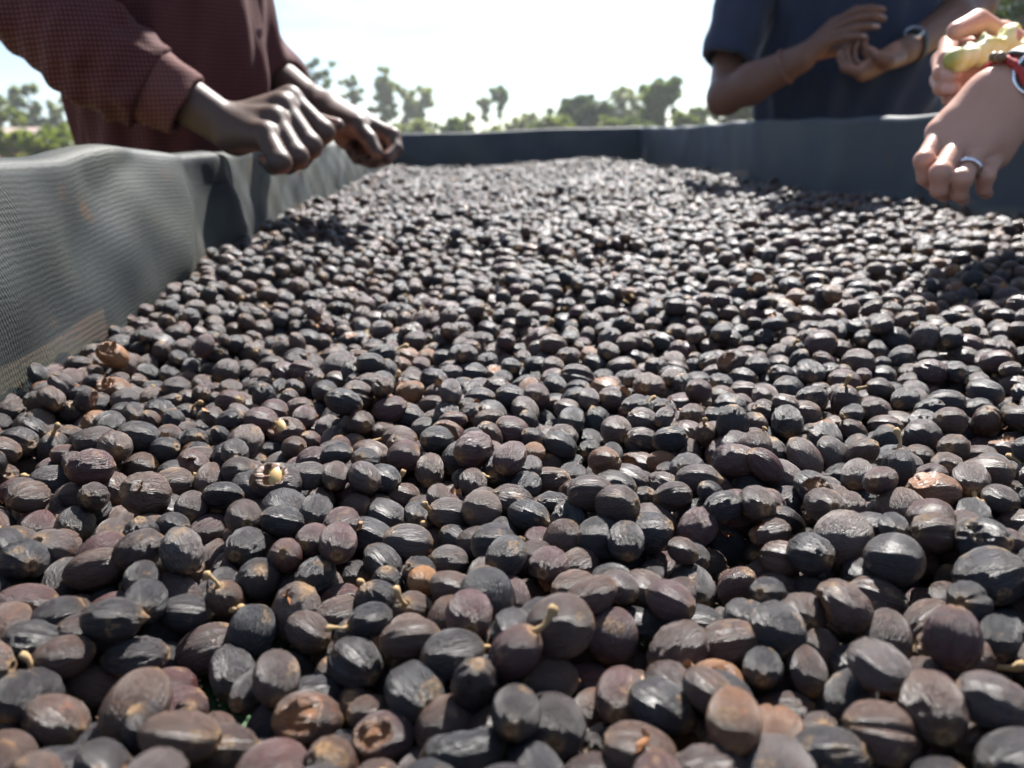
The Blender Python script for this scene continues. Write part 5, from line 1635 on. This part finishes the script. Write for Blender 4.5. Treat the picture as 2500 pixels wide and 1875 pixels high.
def tree_px(name, px, top, wpx, D, kind, leaf, label, group, seed, n=900, bare=0.35):
    """a tree whose crown rises to photo row `top` over width wpx, D metres off"""
    x, y = tpos(px, D)
    m_px = D / PF * 1.0
    H = CAMZ + (hz(px) - top) * m_px
    W = wpx * m_px
    top -= (hz(px) - top) * 0.08
    H = CAMZ + (hz(px) - top) * m_px
    g = np.random.default_rng(seed + 500)
    blobs = []
    if kind == 'tall':          # slim eucalyptus: clumps stacked on a thin stem
        k_ = 7
        for i in range(k_):
            f = bare + (1 - bare) * (i + 0.5) / k_
            blobs.append(((g.normal() * W * 0.12, g.normal() * W * 0.12, H * f), (W * 0.55 * (1.1 - 0.8 * abs(f - 0.62)), W * 0.5, H * (1 - bare) / k_ * 1.1)))
    elif kind == 'palm':
        blobs.append(((0, 0, H * 0.90), (W * 0.5, W * 0.5, H * 0.10)))
        blobs.append(((W * 0.05, 0, H * 0.80), (W * 0.42, W * 0.42, H * 0.10)))
        blobs.append(((0, 0, H * 0.62), (W * 0.22, W * 0.22, H * 0.12)))
    elif kind == 'dome':
        for i in range(9):
            a = g.uniform(0, 6.28); q = g.uniform(0, 0.62) ** 0.8
            blobs.append(((math.cos(a) * W * 0.5 * q, math.sin(a) * W * 0.5 * q, H * (0.78 - 0.36 * q * q) - H * 0.05 * g.random()), (W * 0.27, W * 0.27, H * 0.23)))
        for i in range(5):
            a = g.uniform(0, 6.28)
            blobs.append(((math.cos(a) * W * 0.30, math.sin(a) * W * 0.30, H * 0.34), (W * 0.26, W * 0.26, H * 0.24)))
    else:                       # bush
        for i in range(6):
            a = g.uniform(0, 6.28); q = g.uniform(0.1, 0.6)
            blobs.append(((math.cos(a) * W * 0.5 * q, math.sin(a) * W * 0.5 * q, H * g.uniform(0.35, 0.72)), (W * 0.28, W * 0.28, H * 0.30)))
    return tree(name, x, y, H * (0.9 if kind == 'tall' else 0.6 if kind != 'palm' else 0.86), blobs, int(n * 2.0), max(0.10, 8.0 * m_px), leaf, label, group, seed, max(0.09, min(0.25, W * 0.06)))
GA = 'slim trees on the skyline behind the maroon shirt'
GB = 'trees on the skyline beyond the bed end'
GC = 'leafy trees behind the navy tee'
# (px, top, width, distance, kind, leaf, label)
TREES = [
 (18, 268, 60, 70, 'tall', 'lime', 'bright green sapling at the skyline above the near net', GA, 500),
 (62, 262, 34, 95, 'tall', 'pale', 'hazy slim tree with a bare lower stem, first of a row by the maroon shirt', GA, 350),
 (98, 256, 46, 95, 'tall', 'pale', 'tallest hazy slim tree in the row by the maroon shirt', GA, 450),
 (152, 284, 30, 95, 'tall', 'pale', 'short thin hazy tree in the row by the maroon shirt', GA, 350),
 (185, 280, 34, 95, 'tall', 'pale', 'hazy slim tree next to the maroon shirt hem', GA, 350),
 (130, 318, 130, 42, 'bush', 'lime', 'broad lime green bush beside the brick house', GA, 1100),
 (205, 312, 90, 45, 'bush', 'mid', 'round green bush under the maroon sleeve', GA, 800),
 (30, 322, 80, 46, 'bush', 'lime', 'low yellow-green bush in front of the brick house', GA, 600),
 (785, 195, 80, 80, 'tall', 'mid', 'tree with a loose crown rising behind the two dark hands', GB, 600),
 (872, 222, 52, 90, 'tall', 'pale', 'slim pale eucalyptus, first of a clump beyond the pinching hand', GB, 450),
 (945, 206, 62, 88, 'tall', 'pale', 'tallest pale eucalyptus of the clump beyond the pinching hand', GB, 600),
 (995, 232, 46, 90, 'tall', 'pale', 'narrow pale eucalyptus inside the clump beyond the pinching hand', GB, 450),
 (1036, 234, 52, 92, 'tall', 'pale', 'pale eucalyptus at the open end of the clump', GB, 450),
 (1010, 296, 120, 60, 'bush', 'pale', 'pale scrub bush under the eucalyptus clump', GB, 700),
 (915, 300, 110, 60, 'bush', 'mid', 'scrub bush behind the pinching fingers', GB, 700),
 (1140, 286, 90, 65, 'bush', 'pale', 'low hazy bush between the eucalyptus clump and the mop-headed tree', GB, 600),
 (1185, 256, 34, 85, 'palm', 'pale', 'small thin tree beside the mop-headed one', GB, 250),
 (1222, 234, 48, 85, 'palm', 'mid', 'mop-headed tree with a bare thin trunk on the skyline', GB, 450),
 (1262, 292, 70, 70, 'bush', 'pale', 'small scrub bush at the foot of the mop-headed tree', GB, 450),
 (1300, 286, 40, 80, 'tall', 'pale', 'thin hazy sapling right of the mop-headed tree trunk', GB, 250),
 (1425, 246, 150, 60, 'dome', 'dark', 'broad dark domed tree on the skyline above the far net', GB, 2600),
 (1370, 286, 90, 52, 'bush', 'lime', 'yellow-green bush in front of the domed tree', GB, 700),
 (1480, 290, 80, 50, 'bush', 'lime', 'lime bush between the domed tree and the pale saplings', GB, 700),
 (1520, 236, 62, 75, 'tall', 'pale', 'pale airy sapling pair beside the domed tree', GB, 600),
 (1555, 246, 50, 72, 'tall', 'pale', 'pale airy sapling next to the tall leafy tree', GB, 450),
 (1620, 206, 120, 55, 'dome', 'mid', 'tall leafy tree with gaps in its crown left of the navy tee sleeve', GB, 2200),
 (1700, 262, 90, 60, 'bush', 'mid', 'loose green bush by the brown elbow', GB, 700),
 (1790, 225, 150, 40, 'dome', 'dark', 'dark leafy tree behind the bent brown elbow', GC, 2200),
 (1090, 296, 80, 58, 'bush', 'mid', 'low green bush past the open end of the eucalyptus clump', GB, 500),
 (1210, 300, 80, 55, 'bush', 'lime', 'low lime bush under the mop-headed tree', GB, 500),
 (1325, 298, 80, 54, 'bush', 'mid', 'low green bush beside the domed tree foot', GB, 600),
 (1560, 288, 100, 50, 'bush', 'mid', 'dense green bush under the pale saplings', GB, 700),
 (1665, 282, 90, 48, 'bush', 'lime', 'lime bush at the foot of the tall leafy tree', GB, 700),
 (1880, 262, 120, 45, 'bush', 'mid', 'green bush hidden behind the navy tee', GC, 700),
]
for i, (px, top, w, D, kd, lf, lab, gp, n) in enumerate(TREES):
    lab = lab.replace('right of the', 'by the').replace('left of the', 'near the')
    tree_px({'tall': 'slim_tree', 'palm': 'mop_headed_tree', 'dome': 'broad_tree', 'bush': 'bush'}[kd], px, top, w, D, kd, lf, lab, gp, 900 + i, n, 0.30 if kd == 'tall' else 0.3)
# near trees behind the navy tee and the fair hands: crowns reach past the top of the picture
for i, (px, D, H, W, lf, n, lab) in enumerate([
    (2290, 13, 2.3, 1.9, 'dark', 3800, 'dense dark shrub between the navy tee and the fair hands'),
    (2330, 19, 5.6, 3.6, 'mid', 6500, 'big leafy tree standing behind the navy tee and the fair hands'),
    (2490, 16, 6.0, 4.2, 'dark', 9000, 'large dark green tree behind the fruit-holding hand'),
    (2640, 21, 6.5, 4.4, 'mid', 4500, 'tall leafy tree beyond the fair forearm'),
    (2140, 30, 4.6, 4.0, 'dark', 3200, 'spreading dark tree hidden mostly by the navy tee')]):
    x, y = tpos(px, D)
    g = np.random.default_rng(60 + i)
    bl = []
    for k_ in range(16):
        a = g.uniform(0, 6.28); q = g.uniform(0, 0.75)
        bl.append(((math.cos(a) * W * 0.5 * q, math.sin(a) * W * 0.5 * q, H * g.uniform(0.18, 0.92)), (W * 0.24, W * 0.24, H * 0.13)))
    tree('leafy_tree', x, y, H * 0.7, bl, n, 0.085, lf, lab, GC, 70 + i, 0.12)

# small brick house far off on the maroon shirt's side
M_BRICK = simple_mat('red_brick', (0.34, 0.15, 0.10), 0.9, 0.25, 3, 0.3, 0.01)
M_ROOF = simple_mat('roof_sheet', (0.30, 0.22, 0.18), 0.6, 0.3, 2, 0.2, 0.01)
M_DARK = simple_mat('dark_opening', (0.03, 0.03, 0.035), 0.4, 0.2, 5, 0.0)
hx, hy = tpos(72, 58)
hs = empty('house', (hx, hy, 0), math.atan2(hx, -hy) + 0.35 + math.pi)
tag(hs, 'low red brick house with a pale sheet roof far beyond the near net', 'house')
def hp(name, sx, sy, sz, loc, mat, rot=(0, 0, 0), parent=None):
    o = link(name, box_mesh(name, sx, sy, sz, 0.02), parent or hs, [mat]); o.location = loc; o.rotation_euler = rot
    return o
wl = hp('wall', 2.7, 2.4, 2.0, (0, 0, 1.0), M_BRICK)
hp('roof', 3.1, 1.5, 0.05, (0, -0.66, 2.18), M_ROOF, (R(18), 0, 0))
hp('roof', 3.1, 1.5, 0.05, (0, 0.66, 2.18), M_ROOF, (R(-18), 0, 0))
hp('door', 0.7, 0.06, 1.5, (-0.3, -1.21, 0.76), M_DARK)
for xx in (-0.95, 0.75):
    w_ = hp('window', 0.55, 0.06, 0.5, (xx, -1.21, 1.25), M_DARK)
    f_ = hp('frame', 0.63, 0.05, 0.05, (0, -0.01, 0.27), M_ROOF, (0, 0, 0), w_)

# ------------------------------------------------------------------ the bright, slightly dusty air
hm = box_mesh('haze', 420, 420, 26, 0)
haze = bpy.data.objects.new('haze', hm); COL.objects.link(haze)
haze.location = (0, 60, 12 - 1.2)
tag(haze, 'thin pale dusty air over the drying ground', 'haze', None, 'stuff')
t = bpy.data.materials.new('haze_air'); t.use_nodes = True
t.node_tree.nodes.clear()
o_ = t.node_tree.nodes.new('ShaderNodeOutputMaterial'); v_ = t.node_tree.nodes.new('ShaderNodeVolumePrincipled')
v_.inputs['Color'].default_value = (0.95, 0.98, 1.0, 1); v_.inputs['Density'].default_value = 0.0009; v_.inputs['Anisotropy'].default_value = 0.55
t.node_tree.links.new(v_.outputs[0], o_.inputs['Volume'])
hm.materials.append(t)
